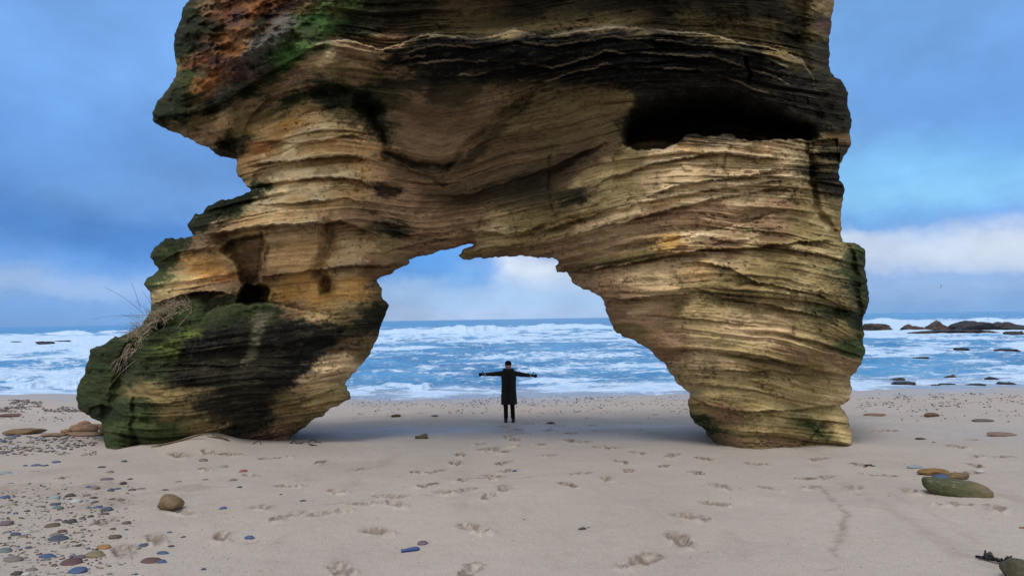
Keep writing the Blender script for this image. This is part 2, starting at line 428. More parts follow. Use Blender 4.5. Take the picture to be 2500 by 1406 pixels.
SLOPE = [(400,950,-.03),(600,1000,-.12),(700,900,-.10),(800,970,-.28),(500,850,-.02),(850,800,.08),(700,770,.15),(600,1060,-.12),(740,1020,-.3),(300,950,.1),
(450,660,-.12),(750,640,-.07),(900,660,-.1),(700,700,-.1),(700,440,-.10),(800,400,0.),(600,520,-.32),(800,480,-.1),(900,430,.2),(960,530,.15),(660,350,-.4),(760,300,-.25),
(880,330,.15),(600,100,-.6),(500,250,-.5),(700,190,-.45),(850,130,.15),(1000,110,-.2),(1100,110,.1),(1300,110,-.12),(1500,100,0.),(1700,130,.15),(1900,190,.4),(1400,180,-.05),(1700,220,.12),
(1350,300,-.55),(1150,380,-.7),(1450,350,-.45),(1300,440,-.3),(1000,400,.25),(1000,300,.1),(1100,560,-.15),(1250,510,-.25),(1200,610,-.2),(1450,500,-.5),(1600,430,-.36),
(1800,420,-.16),(1950,430,.02),(1600,540,-.30),(1450,600,-.34),(1800,540,-.16),(2020,420,.05),(1900,520,-.08),(1500,660,-.22),(1650,640,-.15),(1800,640,.12),(1950,680,.36),(2050,760,.4),
(1600,760,.05),(1800,780,.16),(1950,830,.2),(1650,880,.10),(1850,900,.14),(1800,980,.08),(2000,960,-.08),(1800,1050,.32),(1950,1050,.25),(2040,1060,.2),(1250,20,-.05),(1700,20,.05)]

# strata relief strength and rough (unbedded) relief strength
AMP = [(400,950,.95,.35),(450,1030,.95,.25),(600,900,.6,.1),(620,1020,.8,.1),(250,930,.3,1.0),(350,800,.3,.9),(560,760,.4,.6),(850,850,.7,.15),(700,1000,.85,.1),(420,600,.3,.9),(450,680,.45,.25),(760,620,.22,.1),(880,640,.35,.15),
(900,730,.6,.2),(700,430,.75,.1),(620,520,.6,.1),(760,320,.65,.2),(850,500,.6,.15),(900,420,.4,.1),(540,500,.7,.7),(500,100,.25,1.5),(600,150,.3,1.6),(700,50,.2,1.5),(400,280,.2,1.1),(500,300,.3,.5),(700,190,.35,.35),
(600,260,.3,.3),(950,130,.8,.3),(1300,120,.9,.35),(1600,130,.9,.35),(1900,220,.8,.5),(2040,150,.3,.9),(2050,280,.5,.9),(1300,180,.7,.25),(1700,220,.45,.4),(1250,20,.3,.35),(1700,20,.4,.4),
(1050,320,.08,.22),(1100,250,.15,.25),(1350,320,.35,.2),(1300,450,.45,.2),(1100,520,.55,.4),(980,570,.6,.5),(1300,540,.6,.25),(1250,610,.6,.25),(1450,500,.75,.15),(1650,420,.85,.12),
(1900,400,.95,.12),(1750,480,.8,.1),(1650,560,.6,.1),(1500,600,.6,.12),(1850,540,.6,.12),(2020,420,1.3,.2),(1980,520,.6,.25),(1500,700,.3,.25),(1650,680,.55,.12),(1900,680,.75,.25),(2080,720,.6,.8),
(1600,800,.4,.12),(1850,820,.6,.12),(2050,860,.7,.25),(1700,930,.6,.12),(1900,950,.75,.12),(1850,1050,.8,.1),(2040,1050,.8,.12)]

TAN=(.53,.35,.17); CREAM=(.68,.53,.31); OCH=(.48,.27,.09); PINK=(.32,.205,.125); BRN=(.19,.12,.07); OLB=(.19,.145,.066); OLV=(.38,.29,.145); SAND=(.53,.39,.225)
GRN=(.028,.040,.017); DGR=(.015,.022,.011); BLK=(.0075,.0075,.0075); DRK=(.017,.016,.010); RED=(.14,.055,.028); GRY=(.12,.12,.11); ORG=(.27,.11,.038); LIM=(.085,.11,.030); BGN=(.042,.095,.03); MAR=(.075,.045,.04)
COLS = [(300,870,DGR),(240,900,GRN),(215,950,GRN),(250,1000,DGR),(290,1060,GRN),(330,1080,GRN),(330,1000,GRN),(380,960,OLB),(360,900,DGR),(420,1010,OLB),(450,960,OLB),(420,860,LIM),(400,880,GRN),(340,820,GRN),(460,810,LIM),(400,800,DGR),
(470,780,GRN),(540,750,GRN),(620,745,GRN),(560,775,DGR),(640,760,DGR),(520,830,BLK),(600,850,DRK),(470,850,BLK),(700,800,BLK),(760,830,BLK),(740,880,BLK),(660,900,DRK),(640,960,DRK),(560,930,DRK),(480,900,DRK),(460,930,BLK),(520,1000,DRK),(580,1040,DRK),(500,1050,OLB),(430,1070,GRN),(640,1040,DRK),
(640,1000,BLK),(690,930,BLK),(700,990,OLB),(760,940,SAND),(820,890,SAND),(860,850,BRN),(900,840,OLB),(740,1010,OLB),(680,1050,BRN),(650,1075,MAR),(820,960,OLV),(800,985,OLV),(780,760,TAN),(700,760,BRN),(850,780,OLB),(900,790,DRK),(930,770,DRK),(840,740,OLV),(900,740,OLB),(880,820,DRK),
(720,745,TAN),(700,720,OCH),(780,725,OCH),(860,715,OCH),(740,690,OCH),(700,640,TAN),(760,620,TAN),(690,600,TAN),(850,640,SAND),(880,600,SAND),(900,650,BRN),(820,660,SAND),(880,690,OCH),(910,690,BRN),(600,640,BRN),(590,680,BRN),(500,660,OCH),(450,690,TAN),(540,620,TAN),(450,640,OCH),(420,660,OLV),(400,700,OLV),(550,680,ORG),(530,700,PINK),
(430,600,DGR),(390,620,GRN),(370,690,GRN),(385,660,GRN),(480,600,BRN),(480,550,DGR),(520,510,DGR),(560,500,DGR),(600,475,DGR),(530,560,PINK),(600,540,TAN),(640,500,CREAM),(700,510,TAN),(660,480,CREAM),(740,480,CREAM),(800,500,TAN),(860,470,TAN),(700,560,SAND),(780,560,SAND),(850,540,PINK),
(620,430,TAN),(700,440,CREAM),(760,440,CREAM),(820,430,CREAM),(620,380,TAN),(680,390,CREAM),(720,360,CREAM),(800,360,TAN),(860,330,TAN),(780,310,CREAM),(640,320,TAN),(700,300,OCH),(740,280,TAN),(850,390,TAN),(880,410,TAN),(910,360,TAN),(630,370,ORG),
(400,285,DGR),(440,240,DGR),(470,200,GRN),(440,120,DGR),(455,50,DGR),(450,160,OLB),(490,60,DRK),(510,30,BRN),(520,110,MAR),(560,80,ORG),(580,40,MAR),(560,150,MAR),(590,120,ORG),(620,20,ORG),(640,50,DRK),(690,30,MAR),(700,60,GRY),(660,100,GRY),(600,180,MAR),(520,200,ORG),(480,220,ORG),(560,200,BRN),(640,140,GRY),(590,100,ORG),(620,120,GRY),(600,90,BRN),(680,80,GRY),(730,20,OLB),(700,10,MAR),(650,20,RED),(540,30,RED),(545,175,RED),(500,150,RED),
(780,40,BGN),(830,20,OLB),(810,60,BGN),(760,60,GRN),(850,10,GRN),(700,145,BGN),(720,135,BGN),(660,165,GRN),(600,220,DGR),(520,260,DRK),(480,290,OLB),(560,230,GRY),
(520,320,PINK),(580,330,OLB),(540,300,SAND),(560,350,DRK),(620,280,OLB),(650,240,PINK),(740,170,PINK),(780,150,SAND),(700,210,PINK),(760,200,PINK),(700,240,DGR),(800,210,DRK),(820,180,OLB),(860,190,PINK),(900,180,OLB),(880,240,BLK),(830,240,DGR),(920,220,DGR),(850,260,OLB),(920,260,DGR),
(880,70,DGR),(930,60,DRK),(960,90,BRN),(1000,40,DRK),(900,20,DGR),(1060,50,OLB),(1150,40,OLB),(1250,60,OLB),(1350,50,OLB),(1450,50,OLB),(1550,45,OLB),(1680,40,OLV),(1640,30,BLK),(1760,70,OLB),(1850,70,OLB),(1900,100,OLB),(1800,20,DRK),(1900,40,BLK),(1950,100,DRK),(1980,50,OLB),(1970,20,OLV),(1985,90,OLB),(2020,120,DRK),(2010,60,MAR),(1300,10,DRK),(1100,5,BRN),(1500,5,DRK),(1200,0,BRN),
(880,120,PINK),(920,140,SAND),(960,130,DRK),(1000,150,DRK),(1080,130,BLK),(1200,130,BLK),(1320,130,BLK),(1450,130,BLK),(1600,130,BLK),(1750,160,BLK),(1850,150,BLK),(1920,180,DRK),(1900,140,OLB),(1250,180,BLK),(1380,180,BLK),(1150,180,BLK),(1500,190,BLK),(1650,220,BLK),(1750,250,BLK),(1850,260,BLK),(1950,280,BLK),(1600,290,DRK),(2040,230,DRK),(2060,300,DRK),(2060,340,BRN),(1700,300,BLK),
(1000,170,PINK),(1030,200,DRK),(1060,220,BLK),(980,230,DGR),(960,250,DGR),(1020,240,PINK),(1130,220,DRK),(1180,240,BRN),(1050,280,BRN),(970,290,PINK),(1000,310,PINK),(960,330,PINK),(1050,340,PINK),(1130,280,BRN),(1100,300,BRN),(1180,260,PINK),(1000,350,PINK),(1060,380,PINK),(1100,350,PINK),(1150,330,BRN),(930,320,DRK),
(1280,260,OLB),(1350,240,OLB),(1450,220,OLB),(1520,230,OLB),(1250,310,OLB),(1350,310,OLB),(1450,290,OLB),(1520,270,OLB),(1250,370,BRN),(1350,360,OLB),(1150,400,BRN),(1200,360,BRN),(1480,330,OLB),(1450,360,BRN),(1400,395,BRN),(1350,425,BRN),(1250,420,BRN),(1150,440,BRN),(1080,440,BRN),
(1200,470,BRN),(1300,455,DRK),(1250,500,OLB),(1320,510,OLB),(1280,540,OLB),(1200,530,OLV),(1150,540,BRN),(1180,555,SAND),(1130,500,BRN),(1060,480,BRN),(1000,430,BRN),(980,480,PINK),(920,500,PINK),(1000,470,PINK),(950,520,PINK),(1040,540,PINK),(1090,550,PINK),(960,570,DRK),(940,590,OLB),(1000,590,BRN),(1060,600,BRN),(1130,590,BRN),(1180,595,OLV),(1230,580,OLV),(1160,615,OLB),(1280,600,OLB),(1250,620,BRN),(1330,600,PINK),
(1530,380,OLV),(1480,420,OLV),(1420,450,OLV),(1380,480,DRK),(1360,540,OLB),(1450,500,OLV),(1520,460,OLV),(1600,380,SAND),(1600,430,SAND),(1680,350,TAN),(1700,420,SAND),(1760,350,CREAM),(1850,360,SAND),(1900,420,CREAM),(1800,420,SAND),(1900,380,CREAM),(1950,370,CREAM),(1950,450,CREAM),(1800,470,CREAM),(1650,480,CREAM),(1550,520,CREAM),(1450,560,SAND),(1350,590,PINK),(1600,540,PINK),(1750,510,PINK),(1900,500,PINK),(1950,500,OLB),(1700,540,PINK),(1850,540,PINK),(1800,570,SAND),(1700,575,CREAM),(1630,600,OCH),(1500,600,PINK),(1550,620,OLB),(1450,640,OLB),(1650,610,BRN),(1400,640,BRN),(1750,600,BRN),(1900,580,BRN),
(1990,350,OLV),(2000,390,OLV),(2020,370,DRK),(2010,430,DRK),(2030,450,DRK),(1990,460,OLB),(2000,500,OLV),(2000,550,OLV),(2045,500,OLB),(2040,570,OLB),(1960,560,OLB),
(1450,680,PINK),(1550,670,SAND),(1650,640,SAND),(1500,710,PINK),(1600,690,SAND),(1700,660,TAN),(1750,640,SAND),(1850,620,OLV),(1950,605,OLV),(2020,620,OLV),(1800,680,OLB),(1900,660,OLB),(1950,700,OLV),(2000,680,OLV),(1700,720,OLV),(1750,708,OLB),(1820,720,OLB),(2040,720,OLB),(1900,740,OLV),(2090,650,GRN),(2100,700,DGR),(2100,620,GRN),(2110,660,DGR),(2090,780,DGR),(2100,850,GRN),(2060,820,OLB),
(1520,760,BRN),(1560,750,SAND),(1600,770,PINK),(1520,810,OLB),(1620,820,PINK),(1650,760,OLB),(1700,770,OLV),(1800,800,SAND),(1900,800,SAND),(1950,830,OLV),(1750,830,OLV),(1700,860,SAND),(1640,870,BRN),(1850,860,OLV),(1950,860,BRN),(1750,900,SAND),(1850,900,OLB),(1950,900,OLB),(2050,880,BRN),(1680,930,OLV),(1780,940,OLV),(1900,950,OLV),(2020,940,OLV),(2060,960,SAND),(1800,980,OLB),(1900,980,OLV),
(1700,1000,OLB),(1760,1010,BRN),(1720,1040,DGR),(1800,1040,OLB),(1850,1070,OLB),(1800,1075,BRN),(1900,1030,OLV),(1950,1050,OLB),(2030,1040,OLV),(2050,1070,OLV),(1980,1050,GRN),(1900,1080,BRN),(2000,1075,OLV),(600,-150,MAR),(1200,-150,OLB),(1800,-150,DRK)]

RIM = [(770,112),(800,100),(850,99),(890,110),(930,122),(970,112),(1000,99),(1040,85),(1100,88),(1180,95),(1250,73),(1290,76),(1330,88),(1400,76),(1500,66),(1600,70),(1650,78),(1700,80),(1750,88),(1800,104),(1850,110),(1920,128),(1960,150),(1985,190),(1992,225)]
CAVT = [(1515,345),(1522,300),(1545,262),(1600,232),(1680,222),(1760,224),(1850,245),(1930,275),(1990,305),(2005,335)]
CAVB = [(1515,346),(1530,358),(1560,367),(1620,363),(1650,350),(1672,334),(1695,325),(1722,334),(1760,331),(1790,331),(1800,344),(1850,339),(1900,335),(1940,338),(1965,345),(2005,336)]
# explicit ledges: polyline, relief above the line (m, + recedes), its reach px, relief below, reach px
LEDGE = [
 (RIM, .95, 260, .0, 10, .25), ([(930,160),(1000,128),(1060,112),(1180,118),(1260,100),(1340,112),(1500,92),(1640,104),(1750,118),(1850,140),(1940,170),(1970,215)], .0, 5, .18, 22, .3),
 ([(1000,160),(1100,150),(1250,152),(1350,165),(1480,128),(1600,134),(1750,142),(1850,175),(1950,215)], -.05, 8, .16, 30, .3),
 ([(1120,185),(1200,178),(1250,195),(1330,200),(1400,175),(1480,160),(1560,168),(1700,170),(1800,200),(1900,240)], -.05, 8, .14, 30, .3),
 ([(900,130),(940,150),(1000,140)], .0, 5, .12, 12, .3), ([(880,150),(930,172),(990,145),(1040,140)], .0, 5, .15, 16, .3),
 ([(470,812),(500,770),(530,748),(570,741),(640,738),(720,752),(800,768),(870,780)], .42, 60, .0, 5, .18),
 ([(312,880),(345,850),(400,846),(450,862),(480,868)], .26, 26, -.06, 16, .2), ([(360,826),(400,800),(440,798),(472,812)], .22, 24, -.05, 14, .2), ([(200,935),(230,905),(265,915)], .2, 24, 0., 10, .25), ([(210,1000),(245,985),(285,1000)], -.08, 10, .2, 20, .25),
 ([(372,286),(430,282),(500,268),(560,240),(640,192),(700,155),(745,128),(800,102)], -.16, 26, .26, 46, .08), ([(585,345),(610,290),(650,245),(720,216),(800,204),(880,216)], -.08, 16, .26, 40, .15), ([(400,300),(470,306),(530,330),(570,360)], -.08, 10, .12, 26, .2),
 ([(500,572),(540,566),(620,556),(700,548),(780,544),(830,541),(880,556),(930,580)], -.18, 26, .40, 60, .12),
 ([(600,505),(700,498),(800,488),(850,485),(900,505)], -.07, 14, .12, 30, .3),
 ([(590,465),(640,452),(720,440),(800,432),(880,440),(940,470)], -.09, 10, .2, 20, .2),
 ([(585,415),(640,400),(720,392),(800,382),(870,382),(930,400)], -.12, 10, .24, 24, .2),
 ([(600,360),(660,345),(720,350),(790,342),(860,330),(920,352)], -.06, 8, .16, 20, .25),
 ([(640,310),(700,290),(760,275),(830,262),(900,300)], .12, 10, .0, 8, .3),
 ([(600,590),(640,578),(700,580),(760,575),(830,585)], .0, 5, .0, 5, .3),
 ([(630,680),(680,672),(740,662),(800,655),(870,648),(940,650),(990,640)], -.14, 12, .22, 26, .12),
 ([(370,745),(420,728),(480,712),(540,712),(585,725)], -.08, 10, .24, 30, .15),
 ([(380,645),(440,615),(520,605),(560,600)], -.10, 14, .10, 20, .2),
 ([(1268,592),(1300,575),(1370,545),(1450,524),(1550,500),(1650,480),(1750,462),(1850,448),(1965,436)], -.05, 8, .13, 26, .15),
 ([(1350,585),(1450,560),(1550,535),(1650,508),(1750,486),(1850,466),(1965,452)], -.07, 8, .14, 30, .15),
 ([(1420,470),(1500,430),(1600,400),(1680,385),(1760,372),(1850,385),(1960,392)], -.06, 8, .12, 24, .2),
 ([(1560,490),(1650,455),(1750,440),(1850,425),(1960,405)], -.05, 8, .12, 20, .2),
 ([(1500,628),(1600,600),(1700,575),(1800,548),(1900,520),(1960,505)], .06, 10, -.04, 16, .25),
 ([(1370,664),(1450,658),(1550,641),(1650,620),(1720,609),(1800,607),(1880,600),(1950,590),(2050,588)], -.12, 22, .10, 14, .1),
 ([(1395,690),(1440,712),(1475,730),(1540,730),(1620,722),(1700,716)], -.16, 30, .20, 50, .2),
 ([(1490,770),(1560,768),(1650,775),(1800,790),(1900,800)], -.02, 8, .07, 14, .25),
 ([(1620,640),(1700,640),(1780,655),(1850,690),(1930,705),(2000,720),(2080,760)], -.05, 8, .10, 18, .25),
 ([(1680,700),(1760,725),(1850,738),(1950,760),(2060,790)], -.06, 10, .12, 22, .25),
 ([(1640,900),(1760,905),(1880,905),(1980,915),(2070,925)], -.04, 8, .08, 18, .25),
 ([(1600,855),(1700,852),(1830,870),(1950,890),(2060,895)], -.05, 8, .10, 18, .25),
 ([(1682,966),(1730,990),(1800,1004),(1900,1003),(1990,995),(2055,985)], -.06, 10, .14, 34, .12),
 ([(590,1010),(660,1000),(750,975),(840,940)], -.06, 10, .12, 30, .2), ([(640,960),(720,945),(800,915),(860,890)], -.03, 8, .07, 20, .3),
 ([(370,895),(450,890),(560,893),(640,885)], -.04, 8, .07, 14, .3), ([(310,990),(400,985),(480,975)], -.04, 8, .07, 14, .3),
 ([(1120,625),(1180,605),(1240,600),(1290,592)], -.06, 8, .08, 14, .2), ([(1120,560),(1180,565),(1240,572),(1280,565),(1340,540)], -.16, 22, .18, 24, .2),
 ([(940,560),(1000,575),(1080,570),(1130,560)], -.05, 10, .12, 18, .25), ([(930,620),(1000,600),(1080,585),(1140,582)], -.04, 8, .08, 14, .25),
 ([(1060,480),(1150,475),(1250,440),(1340,410),(1420,370),(1500,345)], -.10, 24, .14, 40, .2),
 ([(1980,345),(2045,338)], -.05, 6, .14, 16, .05), ([(1975,375),(2050,372)], -.1, 14, .25, 22, .05), ([(1975,405),(2055,398)], -.08, 8, .2, 14, .05), ([(1980,437),(2055,436)], -.12, 10, .12, 26, .05),
]
CRACK = [ # polyline, width px, depth m
 ([(905,270),(925,310),(935,345),(945,375),(985,395),(1040,402),(1100,400)], 9, .28), ([(1095,405),(1130,370),(1170,330),(1215,292),(1260,262),(1300,238)], 9, .16),
 ([(1345,385),(1338,430),(1340,470),(1350,505),(1362,530)], 4, .07), ([(800,545),(803,580),(795,612),(780,640),(772,668),(795,690),(800,712)], 13, .34),
 ([(1785,355),(1772,385),(1768,410),(1782,430)], 4, .07), ([(1975,340),(1978,400),(1985,470),(1992,520),(2035,560)], 9, .22), ([(2062,592),(2084,640),(2090,690),(2096,760),(2090,830)], 9, .25),
 ([(345,770),(325,850),(300,910),(288,960),(262,1010),(250,1050)], 20, .42), ([(318,940),(330,985),(322,1040),(332,1080)], 7, .14), ([(470,745),(468,800),(472,850)], 3, .05), ([(640,570),(655,610),(640,660)], 6, .12), ([(1820,140),(1830,170),(1826,200)], 4, .2), ([(2010,1030),(1995,1060),(1960,1085)], 4, .08),
 ([(1960,440),(1995,470)],5,.1), ([(930,390),(1000,420),(1080,450)], 7, .12)]
HOLE = [ # polygon, soft px, depth
 ([(578,742),(590,712),(606,692),(632,700),(660,714),(648,738)], 5, 1.1), ([(540,602),(560,588),(600,575),(648,570),(640,610),(634,650),(632,690),(598,688),(580,650),(565,622)], 8, .75),
 ([(862,262),(872,232),(900,228),(932,240),(940,268),(920,286),(890,286)], 12, .55), ([(750,232),(790,205),(840,200),(862,222),(820,236)], 14, .3),
 ([(778,700),(790,678),(803,690),(800,714),(786,720)], 6, .45), ([(900,458),(940,452),(990,466),(970,480),(930,478)], 8, .12), ([(530,350),(560,320),(580,345),(570,375)], 10, .35)]
BLOB = [ # polygon, soft, depth (- proud)
 ([(1600,590),(1690,566),(1760,558),(1830,556),(1852,572),(1800,586),(1700,596),(1606,612)], 4, -.10), ([(560,70),(620,50),(640,110),(590,140)], 20, -.2), ([(690,40),(730,60),(700,100),(640,110),(650,70)], 18, -.25), ([(580,110),(640,100),(650,140),(590,160)], 16, -.2),
 ([(1460,545),(1340,575),(1300,600),(1400,592)], 8, -.08), ([(1372,545),(1345,480),(1350,430),(1420,380),(1500,370),(1500,480)], 10, -.16)]
PATCH = [ ([(930,205),(1100,200),(1500,200),(1530,360),(1430,420),(1340,520),(1050,500),(950,400)], 26, (.085,.064,.036), .52), ([(1040,470),(1200,432),(1330,398),(1450,352),(1450,392),(1360,450),(1335,515),(1200,496),(1090,505)], 20, (.022,.020,.014), .68),  # first polygon darkens the underside of the lintel
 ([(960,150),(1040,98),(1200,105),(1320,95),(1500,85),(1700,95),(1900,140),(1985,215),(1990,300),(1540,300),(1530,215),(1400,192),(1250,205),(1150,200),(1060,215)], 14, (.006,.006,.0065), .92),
 ([(880,-320),(2000,-320),(2000,100),(1900,110),(1600,58),(1250,63),(1100,78),(1000,88),(900,60)], 14, (.020,.017,.010), .7), ([(1530,250),(1600,205),(1700,190),(1850,200),(1985,215),(2005,340),(1900,345),(1520,352)], 14, (.020,.019,.018), .85), # polygon, soft, colour, strength   (stains, plus shade painted above the rim, at ledges and in hollows)
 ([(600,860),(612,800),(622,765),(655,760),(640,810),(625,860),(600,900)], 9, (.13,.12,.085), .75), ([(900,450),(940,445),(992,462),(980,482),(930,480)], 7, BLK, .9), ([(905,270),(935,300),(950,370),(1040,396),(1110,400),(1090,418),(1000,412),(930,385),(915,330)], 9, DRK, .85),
 ([(535,585),(640,562),(640,576),(560,594)], 6, DRK, .8), ([(870,500),(930,520),(900,530)], 8, DRK, .8), ([(400,735),(480,715),(560,722),(540,745),(430,748)], 8, DRK, .6), ([(1360,660),(1500,630),(1620,612),(1620,622),(1500,646),(1420,668)], 6, DRK, .7),  # last polygon: shadow line of the overhanging strata, painted dark
 ([(1130,380),(1240,280),(1310,235),(1320,250),(1250,300),(1150,400),(1090,420)], 9, DRK, .7), ([(600,690),(660,712),(640,740),(580,742)], 5, BLK, .8), ([(735,205),(800,190),(870,215),(930,235),(945,280),(900,300),(850,260),(760,245)], 14, DGR, .75),  # second and third polygons paint in the shade of two hollows
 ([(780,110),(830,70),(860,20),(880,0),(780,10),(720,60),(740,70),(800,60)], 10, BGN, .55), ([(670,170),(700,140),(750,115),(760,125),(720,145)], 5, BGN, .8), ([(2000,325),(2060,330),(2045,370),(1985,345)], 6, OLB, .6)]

STEP = 2.0
def densify(poly, seg=3.5, amp=3.0, seed=3):
    poly = np.asarray(poly, float); out = []
    for i in range(len(poly)):
        a = poly[i]; b = poly[(i + 1) % len(poly)]
        n = max(1, int(np.hypot(*(b - a)) / seg))
        for k in range(n): out.append(a + (b - a) * k / n)
    out = np.array(out)
    s = np.arange(len(out)) * seg
    t = np.roll(out, -1, 0) - np.roll(out, 1, 0); t /= np.linalg.norm(t, axis=1, keepdims=True) + 1e-9
    nrm = np.stack([t[:, 1], -t[:, 0]], -1)
    d = amp * fbm(s / 22.0, s * 0 + 0.5, seed, 3) + 0.6 * amp * n2(s / 7.0, s * 0, seed + 5)
    return out + nrm * d[:, None]

def yl(pl, px):
    pl = np.asarray(pl, float); o = np.argsort(pl[:, 0])
    return np.interp(px, pl[o, 0], pl[o, 1])

def build_rock():
    outl = densify(OUT)
    gx = np.arange(176, 2134, STEP); gy = np.arange(-318, 1136, STEP)
    PX, PY = np.meshgrid(gx, gy)
    ins = inpoly(PX, PY, outl)
    # distance to the outline: exact near it, coarse inside
    cx = np.arange(170, 2150, 9.0); cy = np.arange(-330, 1150, 9.0); CX, CY = np.meshgrid(cx, cy)
    dc, _, _ = segdist(CX, CY, outl[::2]); dc = np.where(inpoly(CX, CY, outl), dc, -dc)
    S = up(dc, cx, cy, PX, PY)
    nearm = np.abs(S) < 14
    bx = PX[nearm]; by = PY[nearm]
    dn = np.zeros(bx.shape); nx = np.zeros(bx.shape); ny = np.zeros(bx.shape)
    ob = outl
    # bucket by coarse tiles for speed
    tile = (np.floor(bx / 60).astype(int) * 1000 + np.floor((by + 600) / 60).astype(int))
    for tkey in np.unique(tile):
        m = tile == tkey
        x0, x1, y0, y1 = bx[m].min() - 26, bx[m].max() + 26, by[m].min() - 26, by[m].max() + 26
        sel = np.where((ob[:, 0] > x0) & (ob[:, 0] < x1) & (ob[:, 1] > y0) & (ob[:, 1] < y1))[0]
        best = np.full(m.sum(), 1e9); qx = bx[m].copy(); qy = by[m].copy()
        for i in sel:
            a = ob[i]; b = ob[(i + 1) % len(ob)]; dx, dy = b - a; L = dx * dx + dy * dy + 1e-9
            t = np.clip(((bx[m] - a[0]) * dx + (by[m] - a[1]) * dy) / L, 0, 1)
            ux = a[0] + t * dx; uy = a[1] + t * dy; d = (bx[m] - ux) ** 2 + (by[m] - uy) ** 2
            k = d < best; best = np.where(k, d, best); qx = np.where(k, ux, qx); qy = np.where(k, uy, qy)
        dn[m] = np.sqrt(best); nx[m] = qx; ny[m] = qy
    S[nearm] = np.where(ins[nearm], np.minimum(dn, 30), -np.minimum(dn, 30))
    NX = PX.copy(); NY = PY.copy(); NX[nearm] = nx; NY[nearm] = ny
    # keep quads inside; snap the rim onto the outline
    keepv = S > -0.5 * STEP
    kq = keepv[:-1, :-1] & keepv[1:, :-1] & keepv[:-1, 1:] & keepv[1:, 1:]
    cnt = np.zeros(PX.shape, int)
    for a in (0, 1):
        for b in (0, 1):
            cnt[a:a + kq.shape[0], b:b + kq.shape[1]] += kq
    rimv = (cnt > 0) & (cnt < 4)
    GX = np.where(rimv & nearm, NX, PX); GY = np.where(rimv & nearm, NY, PY)
    S = np.where(rimv, 0, np.maximum(S, 0))
    px, py = GX, GY

    # ---- smooth fields on a coarse grid
    dep = np.array(DEPTH, float)
    ev = tps(dep[:, :2], dep[:, 2], 0.0008)
    D0 = up(ev(CX, CY), cx, cy, px, py)
    slp = up(idw(CX, CY, [p[:2] for p in SLOPE], [p[2] for p in SLOPE], 4, 30)[..., 0], cx, cy, px, py)
    am = up(idw(CX, CY, [p[:2] for p in AMP], [p[2:] for p in AMP], 4, 30), cx, cy, px, py)
    aS = am[..., 0]; aR = am[..., 1]
    # ---- bedding coordinate: solve grad h ~ (-slope, 1) on a coarse grid
    sx = np.arange(160, 2180, 40.0); sy = np.arange(-340, 1180, 40.0); SX, SY = np.meshgrid(sx, sy)
    sl = idw(SX, SY, [p[:2] for p in SLOPE], [p[2] for p in SLOPE], 4, 30)[..., 0]
    H = SY - 0.0
    gxt = -sl; gyt = np.ones_like(sl)
    for it in range(3000):                      # Jacobi on the Poisson equation
        Hp = np.pad(H, 1, mode='edge')
        gpx = np.pad(gxt, 1, mode='edge'); gpy = np.pad(gyt, 1, mode='edge')
        l = Hp[1:-1, :-2] + 0.5 * 40 * (gpx[1:-1, 1:-1] + gpx[1:-1, :-2]); r = Hp[1:-1, 2:] - 0.5 * 40 * (gpx[1:-1, 1:-1] + gpx[1:-1, 2:])
        u = Hp[:-2, 1:-1] + 0.5 * 40 * (gpy[1:-1, 1:-1] + gpy[:-2, 1:-1]); d = Hp[2:, 1:-1] - 0.5 * 40 * (gpy[1:-1, 1:-1] + gpy[2:, 1:-1])
        Hn = (l + r + u + d) / 4
        Hn[:, 0] = r[:, 0]; Hn[:, -1] = l[:, -1]; Hn[0, :] = d[0, :]; Hn[-1, :] = u[-1, :]
        H = 0.2 * H + 0.8 * Hn
    h = up(H, sx, sy, px, py)
    a_al = px + slp * py * 0.0                    # along-bed coordinate
    w1 = fbm(px / 230, py / 120, 11, 3); w2 = fbm(px / 70, py / 40, 12, 3)
    hw = h + 15 * fbm(px / 420, py / 150, 11, 3) + 2.6 * fbm(px / 130, py / 60, 12, 3) + 0.8 * fbm(px / 26, py / 14, 13, 2)

    def kk_(k): return k * 5.77
    brk = sstep(-0.15, 0.3, fbm(px / 210, py / 130, 15, 3))          # where the beds are broken into blocks
    def layers(L, seed, lat, sharp=0.28):
        q = hw / L + 0.15 * n2(px / lat, py / lat, seed + 3)
        k = np.floor(q); f = q - k
        def val(kk): return n2(px / lat + kk * 7.31, kk * 3.17 + py / (lat * 4), seed) + 0.6 * _hash(kk, kk * 0 + seed, seed)
        t = sstep(1 - sharp, 1.0, f)
        hard = np.clip(0.5 + 0.8 * n2(px / lat + kk_(k), py / (lat * 2), seed + 9), 0, 1.2)
        return val(k) * (1 - t) + val(k + 1) * t + 0.6 * _hash(k * 13 + np.floor(px / (L * 5.5) + 5 * _hash(k, k * 0, seed + 5) + 0.3 * n2(px / 40, py / 25, seed + 4)), k, seed + 6) * brk * (1 - t) + 1.0 * hard * (np.minimum(f / (1 - sharp), 1) ** 2 - 0.4) * (1 - t), val(k)
    s1, c1 = layers(44, 101, 480, 0.07); s2, c2 = layers(17, 202, 360, 0.14); s3, c3 = layers(7.4, 303, 300, 0.32)
    lateral = 0.65 + 0.5 * fbm(px / 150, py / 60, 21, 3)
    s4 = fbm(px / 170, hw / 3.1, 404, 3)
    strata = aS * lateral * (0.155 * s1 + 0.092 * s2 + 0.050 * s3 + 0.030 * s4)
    rough = aR * (0.12 * ridged(px / 60, py / 50, 31, 5) + 0.085 * fbm(px / 22, py / 20, 32, 5) + 0.06 * np.maximum(fbm(px / 38, py / 30, 33, 3), 0))
    fine = 0.012 * fbm(px / 9, py / 6, 41, 3) + 0.10 * fbm(px / 110, py / 90, 42, 3)
    pits = -0.05 * sstep(0.45, 0.75, fbm(px / 13, hw / 6, 44, 3)) * sstep(0.15, 0.5, fbm(px / 90, py / 60, 45, 2)) * np.minimum(aS * 1.4, 1)
